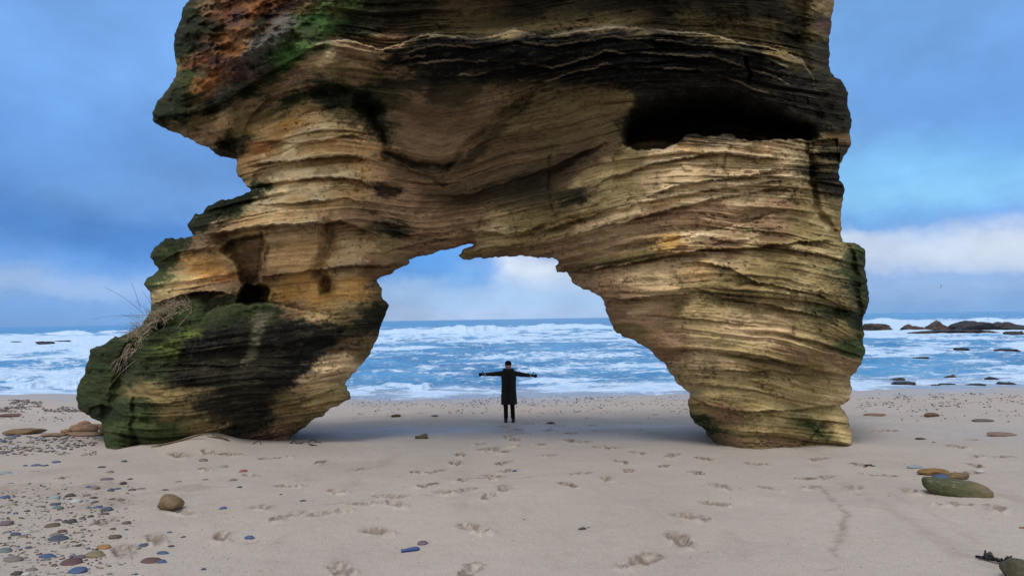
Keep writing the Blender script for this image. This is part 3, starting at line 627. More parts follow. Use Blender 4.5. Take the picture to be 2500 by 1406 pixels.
    R = D0 - strata - rough * 0.9 + fine - pits
    wx = px + 5 * fbm(px / 26, py / 26, 61, 3); wy = py + 7 * fbm(px / 34, py / 34, 62, 3)
    wl = 3.2 * fbm(px / 40, px * 0 + 0.3, 63, 4)
    for (pl, A, dA, B, dB, fade) in LEDGE:
        pl_ = np.asarray(pl, float); x0, x1 = pl_[:, 0].min(), pl_[:, 0].max()
        m = (px > x0) & (px < x1) & (py > pl_[:, 1].min() - 5 * dA - 20) & (py < pl_[:, 1].max() + 5 * dB + 20)
        if not m.any(): continue
        x = px[m]; v = py[m] + wl[m] * (0.5 if pl is RIM else 1) + 1.5 * n2(x / 6.0, x * 0, int(x0)) - yl(pl, x)
        e = sstep(0, fade, (x - x0) / (x1 - x0)) * sstep(0, fade, (x1 - x) / (x1 - x0)) if fade > 0.06 else 1.0
        e = e * (0.8 + 0.35 * n2(x / 55.0, x * 0 + 2.2, int(x1)))
        if pl is RIM: e = sstep(0, .07, (x - x0) / (x1 - x0)) * sstep(0, .04, (x1 - x) / (x1 - x0))
        lo = A * np.exp(np.minimum(v, 0) / dA); hi = B * np.exp(-np.maximum(v, 0) / dB)
        k = sstep(-1.1, 1.1, v)
        R[m] += (1.0 if pl is RIM else 1.55) * e * (lo * (1 - k) + hi * k)
    for (pl, w, dd) in CRACK:
        pl = np.asarray(pl, float)
        m = (px > pl[:, 0].min() - 5 * w) & (px < pl[:, 0].max() + 5 * w) & (py > pl[:, 1].min() - 5 * w) & (py < pl[:, 1].max() + 5 * w)
        d, _, _ = segdist(wx[m], wy[m], pl, closed=False)
        R[m] += dd * np.exp(-(d / w) ** 2)
    for (pg, sf, dd) in HOLE + BLOB:
        R += dd * polymask(wx, wy, pg, sf)
    # the deep hollow under the black band, floored by the pale strata
    cm = (px > 1515) & (px < 2005)
    x = px[cm]; yt = yl(CAVT, x); yb = yl(CAVB, x) + 2.5 * n2(x / 9.0, x * 0, 71) + 4 * n2(x / 40.0, x * 0, 72); y = wy[cm]; yr = py[cm]
    dpt = 2.6 * sstep(-0.15, 0.8, (y - yt) / np.maximum(yb - yt, 8)) * (1 - sstep(-1.5, 1.5, yr - yb)) * sstep(0, 30, x - 1515) * sstep(0, 40, 2005 - x)
    lip = -0.10 * np.exp(-np.maximum(yr - yb, 0) / 14) * sstep(-1, 2, yr - yb)
    R[cm] += dpt + lip
    # rounding towards the silhouette
    q = np.clip(S / 46.0, 0, 1)
    R = R + 0.55 * (1 - np.sqrt(np.clip(1 - (1 - q) ** 2, 0, 1))) * sstep(1115, 1060, py)
    R = np.maximum(R, 8.6)

    # ---- colour of the stone
    qx = px + 26 * fbm(px / 95, py / 60, 301, 5) + 12 * n2(px / 16, py / 9, 305) + 8 * n2(px / 4.6, py / 3.9, 307); qy = py + 15 * fbm(px / 120, hw / 22, 302, 5) + 8 * n2(px / 20, hw / 6, 306) + 5 * n2(px / 4.9, py / 3.7, 308)
    cpts = [c[:2] for c in COLS]; cvals = [c[2] for c in COLS]
    C4x = np.arange(100, 2230, 6.0); C4y = np.arange(-380, 1200, 6.0); GXc, GYc = np.meshgrid(C4x, C4y)
    Hc = up(H, sx, sy, GXc, GYc); cp = np.array(cpts, float); hp = up(H, sx, sy, cp[:, 0], cp[:, 1])
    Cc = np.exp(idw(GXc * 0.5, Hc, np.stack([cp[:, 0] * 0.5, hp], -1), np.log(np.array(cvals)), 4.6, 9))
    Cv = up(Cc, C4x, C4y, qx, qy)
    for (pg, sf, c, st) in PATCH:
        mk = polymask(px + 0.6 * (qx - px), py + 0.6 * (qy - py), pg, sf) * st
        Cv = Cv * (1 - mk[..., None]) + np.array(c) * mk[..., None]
    lum = Cv.mean(-1)
    q5 = (hw + 1.5 * n2(px / 30, py / 9, 351)) / 5.3; k5 = np.floor(q5); lamh = _hash(k5, k5 * 0 + 7, 352)
    iron = sstep(.55, .8, lamh) * sstep(-0.1, .35, fbm(px / 75, k5 * 1.7, 353, 3)) * np.clip(aS * 1.3, 0, 1) * 0.62      # thin dark iron-rich laminae
    Cv = Cv * (1 - iron[..., None] * np.array((.78, .86, .92)))
    bed = 0.55 * c2 + 0.45 * c3 + 0.3 * c1
    Cv = Cv * np.exp(0.36 * np.clip(aS * 1.6, 0.25, 1) * np.clip(bed, -1.6, 1.4))[..., None]
    # algae clings in blotches, dark specks of lichen, pale streaks on dark stone
    bl = sstep(0.22, 0.55, fbm(px / 34, py / 20, 311, 4)) * sstep(0.05, 0.2, lum) * 0.35
    Cv = Cv * (1 - bl[..., None]) + np.array((.09, .08, .035)) * bl[..., None]
    spk = sstep(0.42, 0.62, fbm(px / 7, py / 5, 313, 3)) * sstep(0.0, 0.45, fbm(px / 80, py / 60, 314, 3)) * 0.6
    Cv = Cv * (1 - spk[..., None]) + np.array((.022, .022, .016)) * spk[..., None]
    dk = sstep(0.06, 0.02, lum)
    scr = sstep(0.45, 0.7, fbm(px / 26, hw / 4.5, 317, 3)) * dk * 0.35
    Cv = Cv * (1 - scr[..., None]) + np.array((.075, .065, .040)) * scr[..., None]
    # raised thin edges of the relief are coloured paler
    Rs = R.copy()
    for _ in range(3):
        Rs[1:-1, 1:-1] = (Rs[:-2, 1:-1] + Rs[2:, 1:-1] + Rs[1:-1, :-2] + Rs[1:-1, 2:]) / 4
    edge = np.clip((Rs - R) / 0.035, 0, 1) * sstep(0.1, 0.5, aS) * (S > 4) * np.clip(aR < 0.8, 0, 1)
    edge *= 0.55 * (0.4 + 0.6 * sstep(-0.3, 0.5, fbm(px / 40, py / 30, 319, 2)))
    pale = np.clip(Cv * 2.2 + 0.018, 0, 0.55) * np.array((1.0, 0.95, 0.85))
    Cv = Cv * (1 - edge[..., None]) + pale * edge[..., None]
    for pl in [L[0] for L in LEDGE[:6]]:  # ledge lips catching the sky: highlight lines painted into the colour
        pl_ = np.asarray(pl, float); m = (px > pl_[:, 0].min()) & (px < pl_[:, 0].max()) & (py > pl_[:, 1].min() - 20) & (py < pl_[:, 1].max() + 20)
        v = py[m] + wl[m] * (0.5 if pl is RIM else 1) + 1.5 * n2(px[m] / 6.0, px[m] * 0, int(pl_[:, 0].min())) - yl(pl, px[m])
        thick_ = 3.8 if pl is RIM else 2.0
        mk = np.exp(-((v + 1.0) / thick_) ** 2) * sstep(-0.5, 0.2, fbm(px[m] / 50, py[m] / 60, 331, 3)) * (0.85 if pl is RIM else 0.8)
        Cv[m] = Cv[m] * (1 - mk[:, None]) + np.array((.30, .255, .18)) * mk[:, None]
    mossy = np.clip((Cv[..., 1] / np.maximum(Cv[..., 0], 1e-4) - 1.0) / 0.3, 0, 1)

    # ---- front and back sheets
    Pf = pt(px, py, R)
    thick = 0.02 + 3.4 * np.sqrt(np.clip(1 - (1 - np.clip(S / 150.0, 0, 1)) ** 2, 0, 1))
    Rb = D0 + 0.55 + np.where(S > 0, thick, 0) + np.where(S > 6, 0.10 * fbm(px / 60, py / 40, 401, 3), 0)
    Rb = np.where(S <= 0, R, np.maximum(Rb, R + 0.03))
    Pb = pt(px, py, Rb)
    nv = PX.size
    idx = np.arange(nv).reshape(PX.shape)
    QI = np.stack([idx[:-1, :-1], idx[1:, :-1], idx[1:, 1:], idx[:-1, 1:]], -1)[kq]
    V = np.concatenate([Pf.reshape(-1, 3), Pb.reshape(-1, 3)])
    fr = idx.ravel(); bk = fr + nv; bk = np.where(rimv.ravel(), fr, bk)
    QB = bk[QI][:, ::-1]
    # which part a face belongs to
    qcx = px.ravel()[QI].mean(1); qcy = py.ravel()[QI].mean(1)
    blk = yl([(180,760),(380,765),(470,812),(500,770),(530,748),(570,741),(640,738),(720,752),(800,768),(955,790)], qcx)
    lp = yl([(330,470),(600,468),(640,452),(720,440),(800,432),(880,440),(940,490),(1010,640)], qcx)
    rp = yl([(1340,668),(1450,658),(1550,641),(1650,620),(1720,609),(1800,607),(1880,600),(1950,590),(2130,588)], qcx)
    part = np.zeros(len(QI), int)
    part[(qcx < 1010) & (qcy > lp)] = 1
    part[(qcx < 960) & (qcy > blk)] = 2
    part[(qcx > 1340) & (qcy > rp)] = 3
    Qall = np.concatenate([QI, QB]); Pall = np.concatenate([part, part])
    N = vnormals(V, Qall)
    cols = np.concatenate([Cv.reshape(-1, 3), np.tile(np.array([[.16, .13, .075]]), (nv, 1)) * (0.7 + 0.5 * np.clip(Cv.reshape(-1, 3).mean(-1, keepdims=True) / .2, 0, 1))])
    bedv = np.concatenate([hw.ravel(), hw.ravel()]); mossv = np.concatenate([mossy.ravel(), mossy.ravel() * 0 + .1])

    m, t, b = new_mat('layered_sandstone', 0.95, 0.1)
    co = poscoord(t); sp = t.sep(co); hb = t.attr('bed'); ms = t.attr('moss')
    lam = t.xyz(t.math('MULTIPLY', sp[0], 2.2), t.math('MULTIPLY', sp[1], 2.2), t.math('MULTIPLY', hb, 0.22))
    nl = t.noise(lam, 1.0, 5, 0.6); ng = t.noise(co, 34, 4, 0.65); nm = t.noise(co, 7, 5, 0.6)
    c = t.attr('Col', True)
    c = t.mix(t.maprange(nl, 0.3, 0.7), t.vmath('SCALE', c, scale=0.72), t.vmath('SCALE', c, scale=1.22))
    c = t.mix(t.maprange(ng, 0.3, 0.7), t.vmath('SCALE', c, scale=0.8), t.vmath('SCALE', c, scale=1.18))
    c = t.mix(t.math('MULTIPLY', ms, t.maprange(nm, 0.4, 0.65)), c, t.mix(1.0, c, (1.25, 1.3, 1.05, 1), 'MULTIPLY'))
    t.put(b.inputs['Base Color'], c)
    hgt = t.math('ADD', t.math('MULTIPLY', nl, 1.0), t.math('MULTIPLY', ng, 0.45))
    t.put(b.inputs['Normal'], t.bump(hgt, 0.9, 0.04))
    root = empty('rock_arch', (0, 11.5, -2.5))
    tag(root, 'huge layered sandstone sea arch with two pillars standing on the beach', 'rock arch')
    names = ['span', 'pillar', 'base_block', 'pillar']
    labels = ['massive overhanging top of the arch with a black ledge band and deep hollow', 'pale tan left pillar with smooth bulging columns and ledges', 'mossy green and black block under the left pillar', 'olive brown right pillar narrowing towards the sand']
    off = np.array([0, 11.5, -2.5])
    for p in range(4):
        Qp = Qall[Pall == p]
        used, inv = np.unique(Qp, return_inverse=True)
        Qn = inv.reshape(Qp.shape)
        me = mesh_np(names[p], V[used] - off, Qn, cols[used], {'bed': bedv[used], 'moss': mossv[used]}, True, N[used])
        o = obj(names[p], me, m, root); o['label'] = labels[p]
    global ROCKF
    ROCKF = (gx, gy, R)
    return root

def rock_pt(px, py):
    gx, gy, R = ROCKF
    return pt(np.asarray(px, float), np.asarray(py, float), up(R, gx, gy, np.asarray(px, float), np.asarray(py, float)))
# ------------------------------------------------------------------ sea
def build_sea():
    px0 = 1250
    th = np.radians(np.concatenate([np.arange(-75, -50, 1.0), np.arange(-50, 50.01, 0.1), np.arange(51, 76, 1.0)]))
    drop = np.concatenate([np.arange(300, 240, -6.0), np.arange(240, 40, -0.75), np.arange(40, 3, -0.45), np.geomspace(3, 0.35, 26)])
    r = 5600.0 / drop
    R, T = np.meshgrid(r, th, indexing='ij')
    D = np.broadcast_to(drop[:, None], R.shape)
    PXX = 1250 + F * np.tan(np.clip(T, -1.2, 1.2))            # bearing, written as a photo column
    Y = R; X = R * np.tan(np.clip(T, -1.31, 1.31))
    Z = np.full(R.shape, SEA)
    swell = fbm(X / 38 + 3, Y / 16, 501, 3)
    chop = fbm(X / 5.0, Y / 3.0, 502, 4)
    calm = sstep(29.0, 44.0, Y)
    Z = Z + calm * (0.30 * swell + 0.22 * chop * sstep(0, 14, D) + 0.06 * fbm(X / 1.2, Y / 0.9, 503, 3) * sstep(40, 80, D))
    foam = np.interp(D, [0, 7, 9, 14, 18, 40, 50, 62, 80, 110, 135, 150, 162, 174, 181, 190, 300], [.02, .03, .10, .22, .52, .68, .64, .52, .47, .48, .52, .60, .70, .76, .50, .40, .4])
    leftm = sstep(900, 300, PXX)
    foam = foam + leftm * (0.25 * np.exp(-((D - 34) / 13) ** 2) + .12 * np.exp(-((D - 62) / 16) ** 2) - .12 * np.exp(-((D - 88) / 7) ** 2) + .28 * np.exp(-((D - 120) / 20) ** 2))
    rightm = sstep(2050, 2150, PXX)
    foam = foam + rightm * (0.25 * np.exp(-((D - 50) / 10) ** 2) + .07 * np.exp(-((D - 80) / 25) ** 2) - .06 * np.exp(-((D - 160) / 30) ** 2) + 0.3*np.exp(-((D-32)/9)**2))
    # breaking crests: column range, drop at the foot, height m
    crest_foam = np.zeros(R.shape)
    for (a, b_, dr, hh, wd) in ((1010, 1260, 30, 2.3, .13), (1230, 1520, 24, 1.7, .13), (930, 1030, 28, 1.3, .1), (110, 235, 19, 1.5, .09), (225, 330, 18, 1.1, .09), (-400, 60, 26, 1.0, .1), (560, 950, 26, 1.4, .1), (1500, 2000, 24, 1.2, .09), (2090, 2230, 22, 1.6, .09), (2330, 2460, 25, 1.5, .08), (2440, 2800, 21, 2.0, .08), (0, 330, 148, .35, .05), (860, 1120, 156, .22, .04)):
        rc = 5600.0 / dr * (1 + 0.05 * n2(PXX / 60, PXX * 0, int(a + 900)) + 0.015 * n2(PXX / 9, PXX * 0, int(a + 901)))
        env = sstep(a - 10, a + 0.35 * (b_ - a), PXX) * sstep(b_ + 10, b_ - 0.35 * (b_ - a), PXX)
        u = (R - rc) / (rc * wd)
        prof = np.where(u < 0, np.exp(-(u / 0.35) ** 2), np.exp(-(u / 1.0) ** 2)) * env
        rag = 0.75 + 0.45 * fbm(X / (rc * 0.03), Y / (rc * 0.05), int(a + 77), 4)
        Z = Z + 1.1 * hh * prof * rag
        white = hh > 1.2 or dr > 100
        cf = env * np.where(u < 0.25, np.exp(-((u + 0.15) / 0.55) ** 2), np.exp(-((u - 0.25) / 0.25) ** 2))
        crest_foam = np.maximum(crest_foam, cf * (1.0 if white else 0.55))
    foam = foam + 0.7 * crest_foam * (0.75 + 0.6 * fbm(X / 6, Y / 8, 531, 5, 0.6))
    # the last thin sheet of water runs up the sand
    Z = Z + sstep(40, 30, Y) * (0.085 * fbm(X / 8.5, Y * 0 + 1.0, 541, 4) + 0.012 * fbm(X / 0.9, Y / 2, 542, 2))
    fine = fbm(X / 9.0, Y / 9.5, 511, 6, 0.64); fine2 = fbm(X / 2.4, Y / 2.3, 512, 5, 0.64); far = fbm(PXX / 26, D / 2.3, 514, 4)
    k = sstep(70, 25, D)
    tex = (1 - k) * (0.75 * fine + 0.55 * fine2) + k * (0.55 * far + 0.5 * fine)
    streak = fbm(PXX / 120, D / 5.5, 516, 3)
    lev = foam + 0.42 * tex + 0.14 * streak
    fv_ = sstep(0.36, 0.74, lev)
    # lacy veins where two ripples meet
    vein = 1 - np.abs(fbm(X / 2.6, Y / 1.7, 521, 3)) * 5
    vein2 = 1 - np.abs(fbm(X / 0.9, Y / 0.7, 522, 3)) * 4
    fv_ = np.maximum(fv_, np.clip(vein, 0, 1) * sstep(30, 70, D) * sstep(0.20, 0.5, lev) * 0.75)
    fv_ = np.maximum(fv_, np.clip(vein2, 0, 1) * sstep(80, 130, D) * sstep(0.25, 0.55, lev) * 0.55)
    Z = Z + fv_ * 0.05 * calm
    nr, nt = R.shape
    V = np.stack([X, Y, Z], -1).reshape(-1, 3)
    idx = np.arange(nr * nt).reshape(nr, nt)
    Q = np.stack([idx[:-1, :-1], idx[:-1, 1:], idx[1:, 1:], idx[1:, :-1]], -1).reshape(-1, 4)
    me = mesh_np('sea', V, Q, attrs={'foam': np.clip(fv_, 0, 1).ravel(), 'shallow': sstep(38, 31.5, Y).ravel()})
    m, t, b = new_mat('sea_water', 0.18, 0.5)
    co = poscoord(t); fo = t.attr('foam'); sh = t.attr('shallow')
    n1 = t.noise(co, 1.1, 6, 0.65); n0 = t.noise(co, 0.12, 5, 0.6); n3 = t.noise(co, 5.0, 5, 0.65)
    rg = t.math('ABSOLUTE', t.math('SUBTRACT', t.noise(t.vmath('MULTIPLY', co, (0.55, 0.8, 0.5)), 1.0, 8, 0.62, dist=0.6), 0.5))
    lace = t.maprange(rg, 0.0, 0.085, 0.42, -0.22)
    f = t.math('ADD', fo, t.math('ADD', t.math('MULTIPLY', t.math('SUBTRACT', n3, 0.5), 0.8), lace))
    f = t.maprange(f, 0.12, 0.95, 0, 1, True)
    wcol = t.mix(t.maprange(n0, 0.35, 0.65), (0.028, 0.155, 0.36), (0.075, 0.275, 0.54))
    wcol = t.mix(t.math('MULTIPLY', sh, 0.85), wcol, (0.26, 0.31, 0.40))
    c = t.mix(f, wcol, t.mix(t.maprange(n1, 0.3, 0.7), (0.33, 0.50, 0.74), (0.52, 0.66, 0.85)))
    t.put(b.inputs['Base Color'], c)
    t.put(b.inputs['Roughness'], t.maprange(f, 0, 1, 0.32, 0.9))
    t.put(b.inputs['Specular IOR Level'], t.maprange(f, 0, 1, 0.28, 0.08))
    hgt = t.math('ADD', n1, t.math('ADD', t.math('MULTIPLY', n3, 0.35), t.math('MULTIPLY', f, 0.25)))
    t.put(b.inputs['Normal'], t.bump(hgt, 0.9, 0.25))
    o = obj('sea', me, m); tag(o, kind='structure')
    return o

# ------------------------------------------------------------------ sky and light
def sky_dir(px, py):
    d = ray(px, py); d = d / np.linalg.norm(d)
    return math.atan2(d[0], d[1]), math.asin(d[2])

SKY = [ # photo pixel, spread px (x, y), sRGB
 (60,60,260,160,(118,170,238)), (330,180,170,140,(124,178,242)), (120,330,240,90,(92,144,212)), (400,400,130,70,(112,164,234)), (270,400,110,60,(118,170,232)), (40,480,130,70,(82,136,206)), (250,560,200,36,(84,142,214)), (390,590,120,30,(82,142,220)), (230,470,90,44,(124,172,230)), (420,500,100,50,(122,172,238)),
 (50,620,160,26,(104,162,232)), (200,640,160,26,(108,166,236)), (75,650,30,14,(150,182,230)), (90,702,110,20,(168,194,230)), (260,700,110,18,(150,186,234)), (330,690,150,30,(142,182,234)), (60,765,160,26,(112,160,218)), (260,765,200,24,(132,174,228)),
 (1060,645,110,34,(96,164,238)), (1180,690,55,24,(112,174,240)), (1290,655,65,24,(222,232,246)), (1340,690,80,20,(194,214,240)), (1080,690,40,14,(150,192,240)), (1000,720,140,26,(164,200,242)), (1250,725,240,26,(176,208,245)), (1400,745,160,22,(170,206,242)), (1250,768,400,12,(180,204,238)),
 (2150,60,160,130,(118,172,234)), (2420,100,160,130,(114,164,228)), (2180,230,150,70,(112,166,230)), (2300,270,120,60,(116,170,234)), (2480,330,70,70,(100,156,226)), (2440,250,90,60,(110,164,230)), (2090,360,60,40,(130,186,246)), (2180,420,100,40,(138,204,250)), (2330,400,110,50,(138,202,250)), (2440,440,100,44,(140,204,250)), (2300,490,120,30,(150,212,248)), (2200,440,40,12,(124,182,240)), (2445,470,36,10,(112,166,232)),
 (2110,525,90,22,(106,160,232)), (2240,530,60,18,(112,166,234)), (2370,545,90,24,(104,156,226)), (2480,530,80,20,(118,168,236)), (2290,555,60,12,(196,216,244)), (2120,580,70,14,(224,236,246)), (2220,590,60,12,(186,208,242)), (2320,590,90,16,(206,220,242)), (2460,580,80,26,(226,234,242)), (2250,615,160,18,(206,222,244)), (2430,630,120,22,(198,216,240)), (2180,655,100,18,(190,210,240)), (2200,680,100,12,(142,178,230)), (2440,672,120,12,(140,180,234)), (2350,700,70,20,(166,196,236)), (2200,720,140,20,(152,188,234)), (2420,725,150,24,(138,178,230)), (2300,755,280,14,(130,176,228)),
]
def s2l(c): return tuple(((x / 255.0 + 0.055) / 1.055) ** 2.4 if x > 10 else x / 3294.6 for x in c)

SUN_AZ = math.radians(208); SUN_EL = math.radians(63)     # behind the photographer's left shoulder
def build_light():
    w = bpy.data.worlds.new("World"); scene.world = w; w.use_nodes = True
    t = NT(w.node_tree); bg = w.node_tree.nodes['Background']
    co = t.node('ShaderNodeTexCoord').outputs['Generated']
    sk = t.node('ShaderNodeTexSky'); sk.sky_type = 'NISHITA'; sk.sun_disc = False
    sk.sun_elevation = SUN_EL; sk.sun_rotation = SUN_AZ
    wn = t.node('ShaderNodeTexNoise'); t.put(wn.inputs['Vector'], t.vmath('MULTIPLY', co, (3.0, 3.0, 4.6))); wn.inputs['Scale'].default_value = 2.2; wn.inputs['Detail'].default_value = 6; wn.inputs['Roughness'].default_value = 0.62
    warp = t.vmath('SCALE', t.vmath('SUBTRACT', wn.outputs[1], (0.5, 0.5, 0.5)), scale=1.0)
    ws = t.sep(warp); s = t.sep(co)
    az = t.math('ADD', t.math('ARCTAN2', s[0], s[1]), t.math('MULTIPLY', ws[0], 0.17))
    el = t.math('ADD', t.math('ARCSINE', s[2]), t.math('MULTIPLY', ws[1], 0.085))
    # the clouds in view: a table of colours over bearing and height, looked up through ramps
    G = [(sky_dir(px, py), F / sx * math.cos(sky_dir(px, py)[0]) ** 2, F / sy, s2l(c)) for (px, py, sx, sy, c) in SKY]
    def cloud(a, e):
        num = np.array((.25, .38, .66)) * .10; den = .10
        for (ga, ge), ia, ie, c in G:
            g = math.exp(-((a - ga) * ia) ** 2 - ((e - ge) * ie) ** 2); num = num + np.array(c) * g; den += g
        return num / den
    E1 = 0.60; els = list(np.concatenate([np.linspace(0, .20, 21), np.linspace(.22, E1, 10)]))
    colsA = [math.atan((p - 1250) / F) for p in (-400, 0, 60, 120, 180, 240, 300, 360, 420, 700, 1020, 1100, 1180, 1260, 1340, 1420, 1520, 2050, 2110, 2170, 2230, 2290, 2350, 2410, 2470, 2530, 2900)]
    eln = t.math('DIVIDE', el, E1); tot = None
    for n_, a in enumerate(colsA):
        rp = t.ramp(eln, [(e / E1, tuple(cloud(a, e))) for e in els])
        tot = rp if tot is None else t.mix(t.maprange(az, colsA[n_ - 1], a, 0, 1, True), tot, rp)
    inview = t.math('MULTIPLY', t.maprange(t.math('ABSOLUTE', az), 0.85, 1.15, 1, 0, True), t.maprange(el, 0.45, 0.62, 1, 0, True))
    cl = t.noise(t.vmath('MULTIPLY', co, (1, 1, 2.2)), 2.6, 7, 0.6)
    nish = t.vmath('SCALE', sk.outputs[0], scale=0.09)
    # broken cloud over the rest of the sky, brightest behind the photographer
    front = t.math('MULTIPLY', t.maprange(s[1], -0.35, 0.45, 0, 1, True), t.maprange(s[2], 0.95, 0.6, 0.35, 1, True))
    grey = t.mix(front, t.mix(t.maprange(cl, 0.35, 0.65), (1.10, 1.10, 1.10), (1.85, 1.78, 1.68)), t.mix(t.maprange(cl, 0.35, 0.65), (0.16, 0.27, 0.52), (0.30, 0.45, 0.75)))
    base = t.mix(0.72, nish, grey)
    tot = t.mix(inview, base, tot)
    wisp = t.noise(t.vmath('MULTIPLY', co, (1, 1, 1.5)), 4.6, 5, 0.58)
    tot = t.vmath('SCALE', tot, scale=t.maprange(wisp, 0.25, 0.75, 0.80, 1.17))
    t.put(bg.inputs[0], tot); bg.inputs[1].default_value = 1.0
    w.cycles.sampling_method = 'MANUAL'; w.cycles.sample_map_resolution = 256
    L = bpy.data.lights.new('sun', 'SUN'); L.energy = 1.75; L.angle = math.radians(17); L.color = (1.0, 0.93, 0.84)
    o = bpy.data.objects.new('sun', L); COL.objects.link(o)
    # direction to the sun: Nishita measures rotation clockwise from +Y
    d = Vector((math.sin(SUN_AZ) * math.cos(SUN_EL), math.cos(SUN_AZ) * math.cos(SUN_EL), math.sin(SUN_EL)))
    o.rotation_euler = d.to_track_quat('Z', 'Y').to_euler(); o.location = (-6, -10, 12)

def build_camera():
    c = bpy.data.cameras.new('camera'); o = bpy.data.objects.new('camera', c); COL.objects.link(o)
    c.sensor_fit = 'HORIZONTAL'; c.sensor_width = 36; c.lens = F / 2500 * 36; c.clip_start = 0.1; c.clip_end = 40000
    M = Matrix(((rv[0], uv[0], -fv[0], 0), (rv[1], uv[1], -fv[1], 0), (rv[2], uv[2], -fv[2], 0), (0, 0, 0, 1)))
    o.matrix_world = M
    scene.camera = o
    vs = scene.view_settings; vs.view_transform = 'Standard'; vs.look = 'None'; vs.exposure = 0.0; vs.gamma = 1.0
    scene.cycles.max_bounces = 6; scene.render.filter_size = 1.05
# ------------------------------------------------------------------ person
def skin_mesh(name, verts, edges, radii, root=0, sub=1):
    me = bpy.data.meshes.new(name + '_base'); me.from_pydata(verts, edges, [])
    o = bpy.data.objects.new(name + '_tmp', me); COL.objects.link(o)
    o.modifiers.new('s', 'SKIN'); 
    sv = me.skin_vertices[0].data
    for i, r in enumerate(radii):
        sv[i].radius = (r, r) if not hasattr(r, '__len__') else r
        sv[i].use_root = (i == root)
    m = o.modifiers.new('sub', 'SUBSURF'); m.levels = sub; m.render_levels = sub
    dg = bpy.context.evaluated_depsgraph_get(); dg.update()
    out = bpy.data.meshes.new_from_object(o.evaluated_get(dg)); out.name = name
    bpy.data.objects.remove(o); bpy.data.meshes.remove(me)
    out.polygons.foreach_set('use_smooth', np.ones(len(out.polygons), bool))
    return out

def loft(rings, caps=True):
    """rings: list of lists of points, same count"""
    bm = bmesh.new(); vs = [[bm.verts.new(p) for p in r] for r in rings]
    n = len(vs[0])
    for a, b in zip(vs, vs[1:]):
        for i in range(n): bm.faces.new((a[i], a[(i + 1) % n], b[(i + 1) % n], b[i]))
    if caps:
        bm.faces.new(list(reversed(vs[0]))); bm.faces.new(vs[-1])
    bmesh.ops.recalc_face_normals(bm, faces=bm.faces)
    return bm

def ring_xy(cx, cy, z, rx, ry, n=28, e=2.4, wr=0.0, seed=0):
    out = []
    for i in range(n):
        a = 2 * math.pi * i / n; c, s_ = math.cos(a), math.sin(a)
        k = (abs(c) ** e + abs(s_) ** e) ** (-1 / e)
        w = 1 + wr * math.sin(5 * a + z * 9 + seed) + wr * 0.6 * math.sin(9 * a - z * 17 + seed)
        out.append((cx + rx * c * k * w, cy + ry * s_ * k * w, z))
    return out

